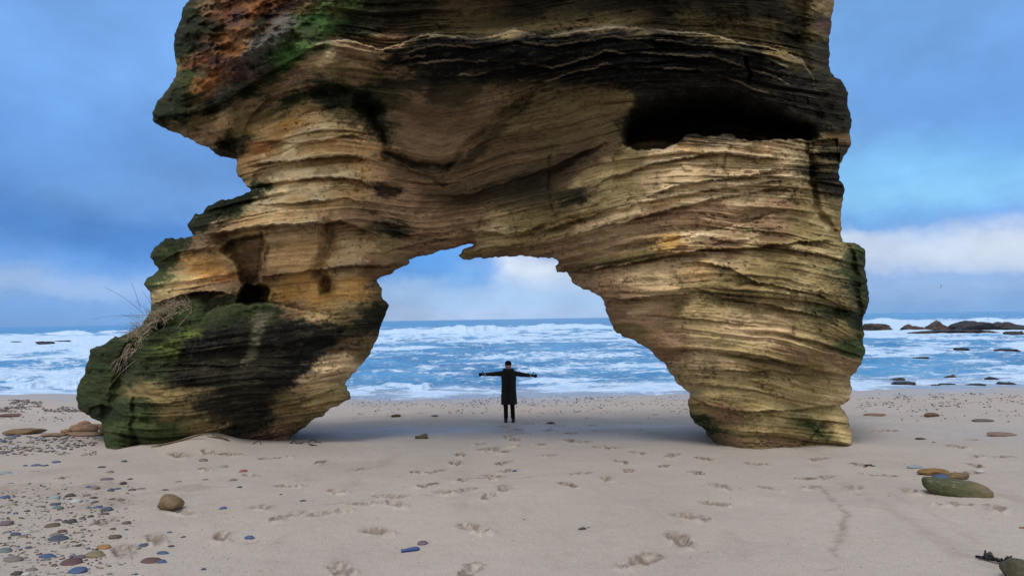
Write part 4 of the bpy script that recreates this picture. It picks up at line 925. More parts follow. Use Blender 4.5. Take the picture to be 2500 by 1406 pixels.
def build_person():
    P = ground_px(1243, 1030); sc = 147 / F * P[1] / 1.72
    skin = simple_mat('skin', (.42, .24, .17), (.36, .19, .13), 20, .6, .35, .1)
    coatm = simple_mat('dark_padded_coat', (.012, .012, .015), (.006, .006, .008), 14, .75, .25, .6, .02)
    trm = simple_mat('dark_trousers', (.006, .006, .009), (.004, .004, .005), 20, .85, .15, .4)
    hatm = simple_mat('dark_knit_hat', (.009, .010, .018), (.005, .006, .012), 60, .95, .1, .8, .01)
    glm = simple_mat('dark_gloves', (.008, .009, .016), (.004, .005, .010), 30, .8, .2, .3)
    cuffm = simple_mat('pale_cuff', (.30, .28, .27), (.22, .2, .2), 30, .95, .1, .5)
    bootm = simple_mat('dark_boots', (.010, .009, .009), (.006, .006, .006), 30, .6, .3, .4)
    solem = simple_mat('boot_sole', (.16, .11, .06), (.1, .07, .04), 40, .9, .1, .4)
    scm = simple_mat('grey_scarf', (.045, .042, .055), (.02, .02, .03), 40, .95, .1, .7)
    # ---- body: one continuous skinned figure (viewer's right is +x, it faces -y)
    SH = 1.42
    hands = []
    V = [(0, 0, .88), (0, 0, 1.05), (0, .0, 1.22), (0, .01, 1.38), (0, .005, 1.49), (0, -.012, 1.575), (0, -.015, 1.66)]
    E = [(0, 1), (1, 2), (2, 3), (3, 4), (4, 5), (5, 6)]
    Rr = [.135, .125, .14, .12, .055, .085, .075]
    def add(p, r, par):
        V.append(p); Rr.append(r); E.append((par, len(V) - 1)); return len(V) - 1
    arms = {-1: [(-.19, 0, SH), (-.43, -.02, 1.385), (-.665, -.04, 1.362)], 1: [(.19, 0, SH), (.42, -.02, 1.355), (.64, -.04, 1.312)]}
    for s in (-1, 1):
        a = add((s * .155, 0, 1.385), .05, 3); b = add(arms[s][1], .036, a); c = add(arms[s][2], .030, b)
        w = arms[s][2]
        palm = add((w[0] + s * .055, w[1] - .006, w[2] - .004), (.036, .018), c)
        knk = add((w[0] + s * .095, w[1] - .008, w[2] - .005), (.038, .014), palm)
        hands.append((s, w))
    for s, hx, kx, ax in ((-1, -.085, -.09, -.085), (1, .09, .105, .112)):
        a = add((hx, 0, .84), .095, 0); b = add((kx, -.015, .47), .062, a); c = add((ax, .01, .10), .042, b); add((ax + s * .012, -.13, .045), .035, c)
    body = skin_mesh('person', V, E, Rr, 0, 2)
    bm = bmesh.new(); bm.from_mesh(body)
    # head: sculpted ellipsoid with brow, nose, lips, chin, ears
    hb = bmesh.new(); bmesh.ops.create_uvsphere(hb, u_segments=32, v_segments=24, radius=1)
    for v in hb.verts:
        x, y, z = v.co
        w = .078 * (1 - .20 * max(0, -z) ** 1.5)
        X, Y, Z = x * w, y * .098, z * .122
        if y < 0:
            fr = (-y) ** 2
            nose = math.exp(-(X / .013) ** 2 - ((Z + .010) / .024) ** 2) * .024
            eye = -.010 * sum(math.exp(-((X - e * .031) / .015) ** 2 - ((Z - .018) / .011) ** 2) for e in (-1, 1))
            lip = .006 * math.exp(-(X / .024) ** 2 - ((Z + .056) / .010) ** 2); chin = .012 * math.exp(-(X / .028) ** 2 - ((Z + .095) / .018) ** 2)
            brow = .006 * math.exp(-(abs(X) / .05) ** 4 - ((Z - .036) / .010) ** 2)
            Y -= (nose + eye + lip + chin + brow) * fr
        v.co = (X, Y - .015, Z + 1.578)
    tmp = bpy.data.meshes.new('h'); hb.to_mesh(tmp); hb.free(); bm.from_mesh(tmp); bpy.data.meshes.remove(tmp)
    for e in (-1, 1):
        r = bmesh.ops.create_uvsphere(bm, u_segments=10, v_segments=8, radius=1)['verts']
        for v in r: v.co = (e * .080 + v.co.x * .012, .0 + v.co.y * .022, 1.578 + v.co.z * .032)
    body2 = bm_mesh('person', bm)
    root = obj('person', body2, skin)
    root.location = (P[0], P[1], P[2] - 0.012); root.scale = (sc, sc, sc); root.rotation_euler = (0, 0, -math.atan2(-P[0], P[1]) * 0)
    tag(root, 'person in a long dark padded coat and woollen hat standing with both arms spread wide', 'person')
    # ---- eyes and mouth
    em = simple_mat('eyes', (.02, .015, .012), None, 10, .3, .5, 0)
    lm = simple_mat('lips', (.24, .07, .06), None, 10, .6, .3, 0)
    for e in (-1, 1):
        b = bmesh.new(); bmesh.ops.create_uvsphere(b, u_segments=10, v_segments=8, radius=.011)
        for v in b.verts: v.co += Vector((e * .031, -.093, 1.597))
        obj('eye', bm_mesh('eye', b), em, root)
    b = bmesh.new(); bmesh.ops.create_uvsphere(b, u_segments=12, v_segments=8, radius=1)
    for v in b.verts: v.co = (v.co.x * .022, -.098 + v.co.y * .008 + abs(v.co.x) * .006, 1.522 + v.co.z * .007 + v.co.x ** 2 * .004)
    obj('mouth', bm_mesh('mouth', b), lm, root)
    # ---- hat with a turned brim
    rings = []
    for z, r in ((1.612, .094), (1.622, .101), (1.652, .102), (1.660, .097), (1.69, .094), (1.715, .078), (1.732, .05), (1.738, .015)):
        rings.append(ring_xy(0, -.012, z, r * .93, r * 1.06, 26, 2, .012))
    obj('hat', bm_mesh('hat', loft(rings)), hatm, root)
    # ---- hood collar and scarf round the neck
    rings = []
    for z, rx, ry in ((1.405, .19, .13), (1.43, .175, .142), (1.465, .165, .142), (1.50, .16, .135), (1.515, .14, .12), (1.505, .115, .10), (1.47, .10, .09)):
        rings.append(ring_xy(0, .02, z, rx, ry, 28, 2.2, .03, 1))
    obj('hood_collar', bm_mesh('hood_collar', loft(rings, False)), coatm, root)
    rings = [ring_xy(0, -.03, z, r, r * .95, 24, 2, .03, 2) for z, r in ((1.43, .085), (1.455, .105), (1.485, .10), (1.51, .082), (1.50, .06))]
    obj('scarf', bm_mesh('scarf', loft(rings, False)), scm, root)
    # ---- coat: trunk and sleeves in one mesh, quilted in bands, open slit at the hem
    rings = []
    prof = [(.515, .228, .165), (.60, .222, .165), (.72, .217, .163), (.86, .211, .16), (1.0, .205, .155), (1.13, .205, .155), (1.25, .210, .155), (1.34, .214, .15), (1.39, .195, .135), (1.43, .16, .115), (1.46, .10, .09)]
    zz = np.linspace(.515, 1.46, 44); pr = np.array(prof)
    for i, z in enumerate(zz):
        q = 1 + .018 * abs(math.sin(z * math.pi / .115)) 
        rings.append(ring_xy(.005, .005, z, np.interp(z, pr[:, 0], pr[:, 1]) * q, np.interp(z, pr[:, 0], pr[:, 2]) * q, 36, 2.6, .014 * (1.3 - (z - .5)), 3))
    cb = loft(rings)
    for v in cb.verts:                                          # notch between the skirts at the front hem
        if v.co.y < -.05 and v.co.z < .62: v.co.z += .05 * math.exp(-((v.co.x + .0) / .03) ** 2) * (.62 - v.co.z) / .1
    for s in (-1, 1):
        p0, p1, p2 = [Vector(a) for a in arms[s]]
        p0 = Vector((s * .12, 0, 1.385)); p2 = p2 + Vector((s * -.02, 0, 0))
        rr = []
        for k in range(19):
            t_ = k / 18; c = (1 - t_) ** 2 * p0 + 2 * t_ * (1 - t_) * p1 + t_ * t_ * p2
            rad = .078 * (1 - t_) + .046 * t_; rad *= 1 + .035 * math.sin(k * 2.1) + .012 * math.sin(k * 5.3)
            rr.append([(c.x, c.y + rad * math.cos(a), c.z - .012 * math.sin(math.pi * t_) + rad * 1.02 * math.sin(a)) for a in [2 * math.pi * i / 18 for i in range(18)]])
        lb = loft(rr); tm = bpy.data.meshes.new('sl'); lb.to_mesh(tm); lb.free(); cb.from_mesh(tm); bpy.data.meshes.remove(tm)
    coat = obj('coat', bm_mesh('coat', cb), coatm, root)
    zb = bmesh.new()
    zr = [[(x, y, z) for x, y in ((-.006, -.172 - 0 * z), (.006, -.172), (.006, -.164), (-.006, -.164))] for z in np.linspace(.60, 1.40, 20)]
    zb.free(); zb = loft([[(x, y + (.012 if zq[0][2] > 1.0 else 0), z) for x, y, z in zq] for zq in zr])
    obj('zip', bm_mesh('zip', zb), trm, coat)
    # ---- trousers, one mesh
    tb = bmesh.new()
    for s, x0, x1 in ((-1, -.088, -.088), (1, .092, .112)):
        rr = [ring_xy(x0 + (x1 - x0) * (1 - z / .86), .0, z, np.interp(z, [.13, .3, .5, .86], [.062, .060, .066, .092]) * (1 + .02 * math.sin(z * 60)), np.interp(z, [.13, .3, .5, .86], [.075, .072, .078, .10]), 20, 2.2, .02, s) for z in np.linspace(.125, .88, 26)]
        lb = loft(rr); tm = bpy.data.meshes.new('tr'); lb.to_mesh(tm); lb.free(); tb.from_mesh(tm); bpy.data.meshes.remove(tm)
    obj('trousers', bm_mesh('trousers', tb), trm, root)
    # ---- boots
    for s, x in ((-1, -.086), (1, .113)):
        rr = []
        for z, yo, rx, ry in ((0.012, -.055, .050, .140), (.03, -.055, .052, .142), (.055, -.045, .050, .13), (.085, -.02, .048, .10), (.12, .0, .050, .075), (.18, .01, .05, .065), (.21, .01, .047, .06)):
            rr.append(ring_xy(x + s * .006, yo, z, rx, ry, 20, 2.3))
        bt = obj('boot', bm_mesh('boot', loft(rr)), bootm, root)
        rr = [ring_xy(x + s * .006, -.055, z, .055, .147, 20, 2.3) for z in (-.004, .0, .020, .024)]
        obj('sole', bm_mesh('sole', loft(rr)), solem, bt)
    # ---- gloves: palm, four fingers of unequal length and a thumb standing up
    for s, w in hands:
        gv, ge, gr = [], [], []
        def ad(p, r, par=None):
            gv.append(p); gr.append(r)
            if par is not None: ge.append((par, len(gv) - 1))
            return len(gv) - 1
        wx, wy, wz = w
        dz = -.012 if s > 0 else 0
        a = ad((wx - s * .012, wy, wz), .036); b = ad((wx + s * .03, wy - .004, wz - .002), (.042, .030), a); c = ad((wx + s * .085, wy - .008, wz - .004 + dz), (.045, .028), b)
        for k, (oz, ln, cy) in enumerate(((.033, .070, -.012), (.011, .080, -.016), (-.012, .074, -.018), (-.034, .058, -.016))):
            k1 = ad((wx + s * .100, wy - .010, wz + oz + dz), 0.016, c); k2 = ad((wx + s * (.100 + ln * .55), wy - .012 + cy * .4, wz + oz * 1.12 + dz), .0155, k1); ad((wx + s * (.100 + ln), wy - .014 + cy * 1.6, wz + oz * 1.1 + dz - .004), .012, k2)
        t1 = ad((wx + s * .045, wy - .014, wz + .036), .016, b); t2 = ad((wx + s * .068, wy - .020, wz + .070), .013, t1); ad((wx + s * .080 * (1.0 if s > 0 else .85), wy - .024, wz + .104), .0105, t2)
        obj('glove', skin_mesh('glove', gv, ge, gr, 0, 2), glm, root)
        rr = [[(wx - s * off, wy + r * math.cos(q), wz + r * 1.05 * math.sin(q)) for q in [2 * math.pi * i / 18 for i in range(18)]] for off, r in ((.035, .044), (.030, .052), (.008, .053), (.003, .044))]
        obj('cuff', bm_mesh('cuff', loft(rr)), cuffm, root)
    return root

# ------------------------------------------------------------------ dead grass on the ledge
def blade(bm, p, d, ln, w, sag, seg=5, rnd=None):
    """one thin tapering stem as a three-sided tube"""
    d = Vector(d).normalized(); p = Vector(p)
    side = d.cross(Vector((0, 0, 1)));
    if side.length < .05: side = Vector((1, 0, 0))
    side.normalize(); prev = None
    for k in range(seg + 1):
        t_ = k / seg
        c = p + d * ln * t_ + Vector((0, 0, -sag * ln * t_ * t_))
        r = w * (1 - .75 * t_)
        upv = side.cross(d).normalized()
        ring = [bm.verts.new(c + (side * math.cos(a) + upv * math.sin(a)) * r) for a in (0, 2.094, 4.189)]
        if prev:
            for i in range(3): bm.faces.new((prev[i], prev[(i + 1) % 3], ring[(i + 1) % 3], ring[i]))
        prev = ring

def build_grass():
    rs = random.Random(12)
    m, t, b = new_mat('dead_grass', .9, .15)
    oi = t.noise(poscoord(t), 25, 3)
    t.put(b.inputs['Base Color'], t.mix(t.maprange(oi, .35, .65), (.17, .135, .10), (.46, .385, .30)))
    dk = simple_mat('dark_grass_stem', (.05, .045, .05), (.03, .03, .03), 20, .9, .1, 0)
    path = [(452, 742), (425, 750), (400, 768), (378, 778), (355, 800), (335, 825), (320, 848), (308, 872)]
    c0 = rock_pt([350], [810])[0]
    bm = bmesh.new()
    for i in range(330):
        u = rs.random() ** 1.15 * (len(path) - 1.001); k = int(u); f = u - k
        sp = np.interp(u, [0, 2, 5, 7], [14, 22, 16, 10])
        px = path[k][0] * (1 - f) + path[k + 1][0] * f + rs.gauss(0, sp * .6); py = path[k][1] * (1 - f) + path[k + 1][1] * f + rs.gauss(0, sp * .45)
        q = rock_pt([px], [py])[0]; q = q * (1 - .05 / np.linalg.norm(q))
        low = u > 5.4
        ang = rs.gauss(math.radians(118), .95) if not low else rs.gauss(math.radians(250), .5)
        d = (math.cos(ang), rs.uniform(-1.2, .1), math.sin(ang) * (1 if low else 1.1))
        blade(bm, q - np.array(c0), d, rs.uniform(.12, .40), rs.uniform(.005, .0095), rs.uniform(.0, .8), 5)
    root = obj('dead_grass_tuft', bm_mesh('dead_grass_tuft', bm), m)
    root.location = c0
    tag(root, 'dry beige tuft of dead grass hanging over the mossy ledge of the left pillar', 'grass tuft')
    # the few long stems drawn against the sky, each with a darker tip
    for (a, b_, w, tip) in (((350, 765), (256, 702), .005, 1), ((342, 752), (321, 690), .005, 1), ((350, 775), (222, 780), .004, 1), ((355, 770), (275, 778), .004, 0), ((340, 790), (295, 766), .004, 0), ((335, 800), (285, 789), .004, 0), ((380, 760), (347, 712), .004, 0),
                            ((360, 760), (330, 735), .004, 0), ((420, 750), (480, 682), .004, 0), ((440, 765), (474, 752), .007, 0), ((330, 880), (262, 948), .005, 0), ((318, 860), (258, 898), .004, 0), ((345, 800), (308, 808), .003, 0)):
        A = rock_pt([a[0]], [a[1]])[0]; A = A * .985
        B = pt([b_[0]], [b_[1]], [A[1] * .985])[0]
        g = bmesh.new(); prev = None; n = 8
        for k in range(n + 1):
            t_ = k / n; c = Vector(A * (1 - t_) + B * t_) + Vector((0, 0, .10 * math.sin(math.pi * t_) * (np.linalg.norm(B - A)) * .6)) - Vector(c0)
            r = w * (1 - .6 * t_) * (1.7 if tip and t_ > .78 and t_ < .97 else 1)
            ring = [g.verts.new(c + Vector((r * math.cos(q), r * math.sin(q) * .6, r * math.sin(q)))) for q in (0, 2.1, 4.2)]
            if prev:
                for i in range(3): g.faces.new((prev[i], prev[(i + 1) % 3], ring[(i + 1) % 3], ring[i]))
            prev = ring
        pale = b_ in ((474, 752), (262, 948), (258, 898))
        obj('stem', bm_mesh('stem', g), m if pale else dk, root)
    return root

# ------------------------------------------------------------------ gulls
def build_gull(px, py, dist, span, label, tilt):
    gm = simple_mat('gull_grey', (.16, .17, .19), (.10, .11, .13), 6, .8, .2, 0); gw = simple_mat('gull_white', (.6, .6, .62), (.45, .45, .48), 6, .8, .2, 0)
    P = pt([px], [py], [dist])[0]
    rr = []
    for x, r in ((-.30, .004), (-.24, .030), (-.1, .062), (.05, .068), (.16, .05), (.20, .042), (.25, .038), (.29, .012), (.34, .004)):
        rr.append([(x, r * math.cos(a), r * math.sin(a)) for a in [2 * math.pi * i / 12 for i in range(12)]])
    k = span / 1.3
    root = obj('gull', bm_mesh('gull', loft(rr)), gw); root.location = P; root.scale = (k, k, k); root.rotation_euler = (math.radians(tilt), 0, math.radians(160))
    tag(root, label, 'gull', 'gulls over the sea')
    for s in (-1, 1):
        rr = []
        for y, x, ch, z in ((.03, .02, .14, .03), (.2, .06, .15, .12), (.36, .07, .13, .17), (.5, .0, .09, .14), (.62, -.07, .04, .09), (.67, -.11, .008, .06)):
            rr.append([(x + ch * .5, s * y, z), (x, s * y, z + .012), (x - ch * .5, s * y, z), (x, s * y, z - .008)])
        obj('wing', bm_mesh('wing', loft(rr)), gm, root)
    b = bmesh.new(); bmesh.ops.create_cone(b, segments=4, radius1=.09, radius2=.02, depth=.14, cap_ends=True)
    for v in b.verts: v.co = Vector((-.33 - v.co.z, v.co.x, v.co.y * .12))
    obj('tail', bm_mesh('tail', b), gw, root)
# ------------------------------------------------------------------ stones
def albedo(c, k=0.9): return tuple(min(.8, v * k) for v in s2l(c))
STONE = {'blue': (64, 84, 122), 'slate blue': (66, 74, 90), 'grey': (112, 106, 104), 'pale grey': (140, 137, 132), 'white': (168, 172, 172), 'maroon': (88, 66, 68), 'brown': (92, 78, 64),
         'ochre': (142, 108, 68), 'red': (132, 82, 72), 'olive grey': (118, 110, 88), 'dark grey': (62, 58, 60), 'teal grey': (92, 106, 110), 'violet': (104, 102, 128), 'purple grey': (100, 88, 98), 'light blue grey': (132, 146, 152)}
STM = {}
def stone_mat(c):
    if c not in STM:
        a = albedo(STONE[c]); STM[c] = simple_mat('stone_' + c.replace(' ', '_'), a, tuple(v * .72 for v in a), 14, .62, .35, .25, .006, tuple(min(.8, v * 1.4 + .02) for v in a))
    return STM[c]

def stone_mesh(name, seed, flat=1.0, ang=0.0, noise=.12, sub=3):
    """a rounded, slightly irregular stone; ang > 0 cuts flat facets into it"""
    rs = np.random.RandomState(seed)
    bm = bmesh.new(); bmesh.ops.create_icosphere(bm, subdivisions=sub, radius=1)
    P = np.array([v.co[:] for v in bm.verts])
    if ang:
        for k in range(9):
            n = rs.normal(size=3); n /= np.linalg.norm(n); d = rs.uniform(.62, .86)
            h = P @ n; P = P - np.where(h > d, (h - d) * ang, 0)[:, None] * n
    f = 1 + noise * fbm(P[:, 0] * 1.1 + seed, P[:, 1] * 1.1 + P[:, 2] * 1.7, seed, 4) + noise * .4 * fbm(P[:, 0] * 4 + P[:, 2] * 3, P[:, 1] * 4 + seed, seed + 1, 3) * (1 if ang else .25)
    P = P * f[:, None]
    for v, p in zip(bm.verts, P): v.co = p
    return bm_mesh(name, bm)

SHAPES = []
def pebble(px, py, w, hr, col, label, group=None, cat='pebble', name='pebble', rot=None, sink=.3, shape=None, rs=random):
    if not SHAPES:
        for k in range(7): SHAPES.append(stone_mesh('pebble', 40 + k, 1, 0, .13, 3))
    P = ground_px(px, py); k = P[1] / F
    me = SHAPES[rs.randrange(len(SHAPES))] if shape is None else shape
    o = bpy.data.objects.new(name, me); COL.objects.link(o)
    if len(me.materials) == 0: me.materials.append(stone_mat('grey'))
    o.material_slots[0].link = 'OBJECT'; o.material_slots[0].material = stone_mat(col) if isinstance(col, str) else col
    rx = w * k / 2 * .95; rz = max(rx * hr * .74, .004); ry = rx * rs.uniform(.55, .85)
    o.scale = (rx, ry, rz); o.location = (P[0], P[1] + ry * .2, P[2] + rz * (1 - 2 * sink) * .45)
    o.rotation_euler = (rs.uniform(-.12, .12), rs.uniform(-.12, .12), rs.uniform(-.35, .35) if rot is None else rot)
    tag(o, label, cat, group)
    return o

# px, py, width px, height ratio, colour, optional label
PEB = [(183,1226,33,.55,'white','white oval pebble lying left of the dark pebbles in the left scatter'),(130,1217,28,.5,'light blue grey'),(133,1232,25,.45,'slate blue'),(139,1241,26,.5,'teal grey'),(170,1212,26,.6,'dark grey'),(211,1210,18,.6,'grey'),
(237,1239,22,.45,'blue'),(217,1241,13,.6,'slate blue'),(261,1246,29,.7,'slate blue','rounded slate blue pebble at the head of the pebble line'),(253,1255,24,.4,'brown'),(173,1275,28,.6,'dark grey'),(200,1266,15,.7,'brown'),(124,1285,36,.4,'brown'),(156,1274,13,.6,'slate blue'),(141,1271,17,.6,'purple grey'),
(12,1281,34,.65,'purple grey','big purple grey stone cut off by the left edge of the photo'),(65,1300,21,.6,'white'),(38,1306,28,.5,'slate blue'),(20,1299,14,.5,'blue'),(55,1310,22,.4,'grey'),(139,1317,42,.4,'slate blue','broad slate blue stone lying under a grey one in the left front scatter'),(133,1307,30,.35,'grey'),(150,1298,25,.5,'maroon'),
(279,1313,29,.6,'brown','brown stone with a rounded hollow top above the yellow pebble'),(251,1337,37,.42,'ochre','yellow ochre pebble above the large pale olive one'),(228,1358,48,.5,'olive grey','large pale olive pebble between the yellow and the maroon pebbles'),(192,1362,27,.6,'purple grey'),(176,1357,18,.5,'violet'),
(173,1375,49,.42,'maroon','flat maroon pebble above the big blue pebble at the bottom left'),(186,1396,45,.5,'blue','big bright blue pebble at the bottom edge, the largest blue pebble'),(156,1336,21,.6,'pale grey'),(348,1333,27,.5,'slate blue'),(329,1340,22,.7,'pale grey'),(417,1334,16,.5,'dark grey'),(397,1351,28,.42,'blue','blue oval pebble above the oval maroon pebble'),
(367,1372,47,.42,'maroon','oval maroon pebble beside a small blue one at the lower left'),(394,1373,24,.55,'blue'),(413,1300,14,.5,'blue'),(447,1311,12,.5,'dark grey'),(497,1390,12,.8,'slate blue','small round slate blue pebble alone near the bottom edge'),(331,1402,10,.8,'blue'),(214,1339,12,.6,'blue'),(10,1346,32,.5,'teal grey'),(113,1359,37,.35,'blue'),(113,1367,19,.55,'teal grey'),
(69,1337,17,.4,'slate blue'),(29,1369,46,.45,'grey','large flat grey stone near the lower left corner'),(61,1403,23,.6,'white'),(38,1402,28,.5,'dark grey'),(75,1392,26,.45,'grey'),(307,1278,24,.5,'brown'),(404,1197,19,.3,'dark grey'),(434,1176,15,.3,'grey'),(322,1197,19,.5,'brown'),(343,1194,20,.3,'grey'),(270,1198,18,.7,'slate blue'),(287,1194,14,.6,'blue'),
(229,1191,27,.4,'grey'),(215,1189,14,.5,'blue'),(299,1180,17,.5,'dark grey'),(316,1170,13,.4,'dark grey'),(260,1171,32,.25,'purple grey'),(248,1141,18,.4,'dark grey'),(268,1153,21,.4,'grey'),(302,1127,17,.5,'slate blue'),(87,1137,23,.4,'blue'),(61,1137,11,.6,'blue'),(136,1129,23,.4,'blue'),(108,1137,16,.4,'slate blue'),
(12,1157,30,.45,'light blue grey'),(10,1215,25,.45,'blue'),(23,1232,25,.6,'pale grey'),(64,1248,15,.4,'dark grey'),(231,1228,19,.6,'dark grey'),(228,1216,17,.5,'dark grey'),(296,1220,15,.5,'grey'),(273,1218,14,.4,'brown'),
(592,1151,20,.5,'red','red pebble lying on the pale sand between footprints'),(568,1173,20,.5,'grey','round grey pebble below the red pebble'),(584,1190,13,.6,'dark grey','small dark pebble below the round grey one, under the red pebble'),(502,1171,15,.35,'grey'),(541,1140,27,.35,'pale grey','flat pale grey pebble beside a footprint left of the red pebble'),(495,1125,22,.6,'grey'),
(544,1242,18,.7,'blue','small round blue pebble right of the brown wedge boulder'),(740,1223,14,.5,'dark grey','small dark grey pebble alone between two footprint trails'),(685,1207,8,.5,'dark grey'),(608,1314,27,.5,'blue','smooth blue pebble alone on the sand in the left front'),(477,1231,10,.4,'white'),
(1032,1328,27,.6,'purple grey','smooth purple grey pebble touching the blue stick'),(1422,1292,21,.55,'dark grey','dark pebble alone on the smooth sand right of centre'),(1437,1288,6,.8,'dark grey'),(1280,1268,6,.5,'dark grey'),(2235,1142,43,.35,'light blue grey','flat blue grey stone lying left of the mossy boulder'),(2392,1150,21,.4,'white','small white pebble behind the mossy boulder'),
(2300,1168,44,.5,'blue','blue stone wedged against the left end of the mossy boulder'),(2498,1289,16,.5,'red','reddish stone at the right edge of the photo'),(2250,1072,28,.3,'dark grey'),(2280,1080,8,.5,'dark grey'),(23,1071,30,.55,'teal grey'),(5,1078,18,.5,'blue'),(38,1066,22,.5,'slate blue')]

LAND = [(410,1231,'the brown wedge boulder'),(367,1371,'the oval maroon pebble'),(173,1374,'the flat maroon pebble'),(251,1336,'the yellow ochre pebble'),(183,1225,'the white oval pebble'),(592,1150,'the red pebble'),(228,1357,'the large pale olive pebble'),(186,1395,'the big bright blue pebble'),
        (139,1316,'the broad slate blue stone'),(29,1368,'the large flat grey stone'),(12,1280,'the big purple grey stone'),(2366,1189,'the mossy boulder'),(1423,1291,'the dark pebble right of centre'),(45,1055,'the brown slab by the left edge'),(300,1090,'the mossy pillar foot'),(261,1245,'the rounded slate blue pebble')]
def auto_label(px, py, w, col, used):
    size = 'tiny' if w < 13 else 'small' if w < 22 else 'medium'
    ds = sorted(LAND, key=lambda l: math.hypot(l[0] - px, (l[1] - py) * 2.0))
    def rel(l):
        dx, dy = px - l[0], (py - l[1]) * 2.0
        if abs(dx) > abs(dy) * 1.6: return ('right of ' if dx > 0 else 'left of ')
        if abs(dy) > abs(dx) * 1.6: return ('in front of ' if dy > 0 else 'behind ')
        return ('in front and right of ' if dx > 0 else 'in front and left of ') if dy > 0 else ('behind and right of ' if dx > 0 else 'behind and left of ')
    c = '%s %s pebble %s%s' % (size, col, rel(ds[0]), ds[0][2])
    for l in ds[1:4]:
        if c not in used: break
        c = '%s %s pebble between %s and %s' % (size, col, ds[0][2], l[2])
    if c in used: c = '%s %s pebble close to %s' % (size, col, ds[1][2])
    used.add(c); return c

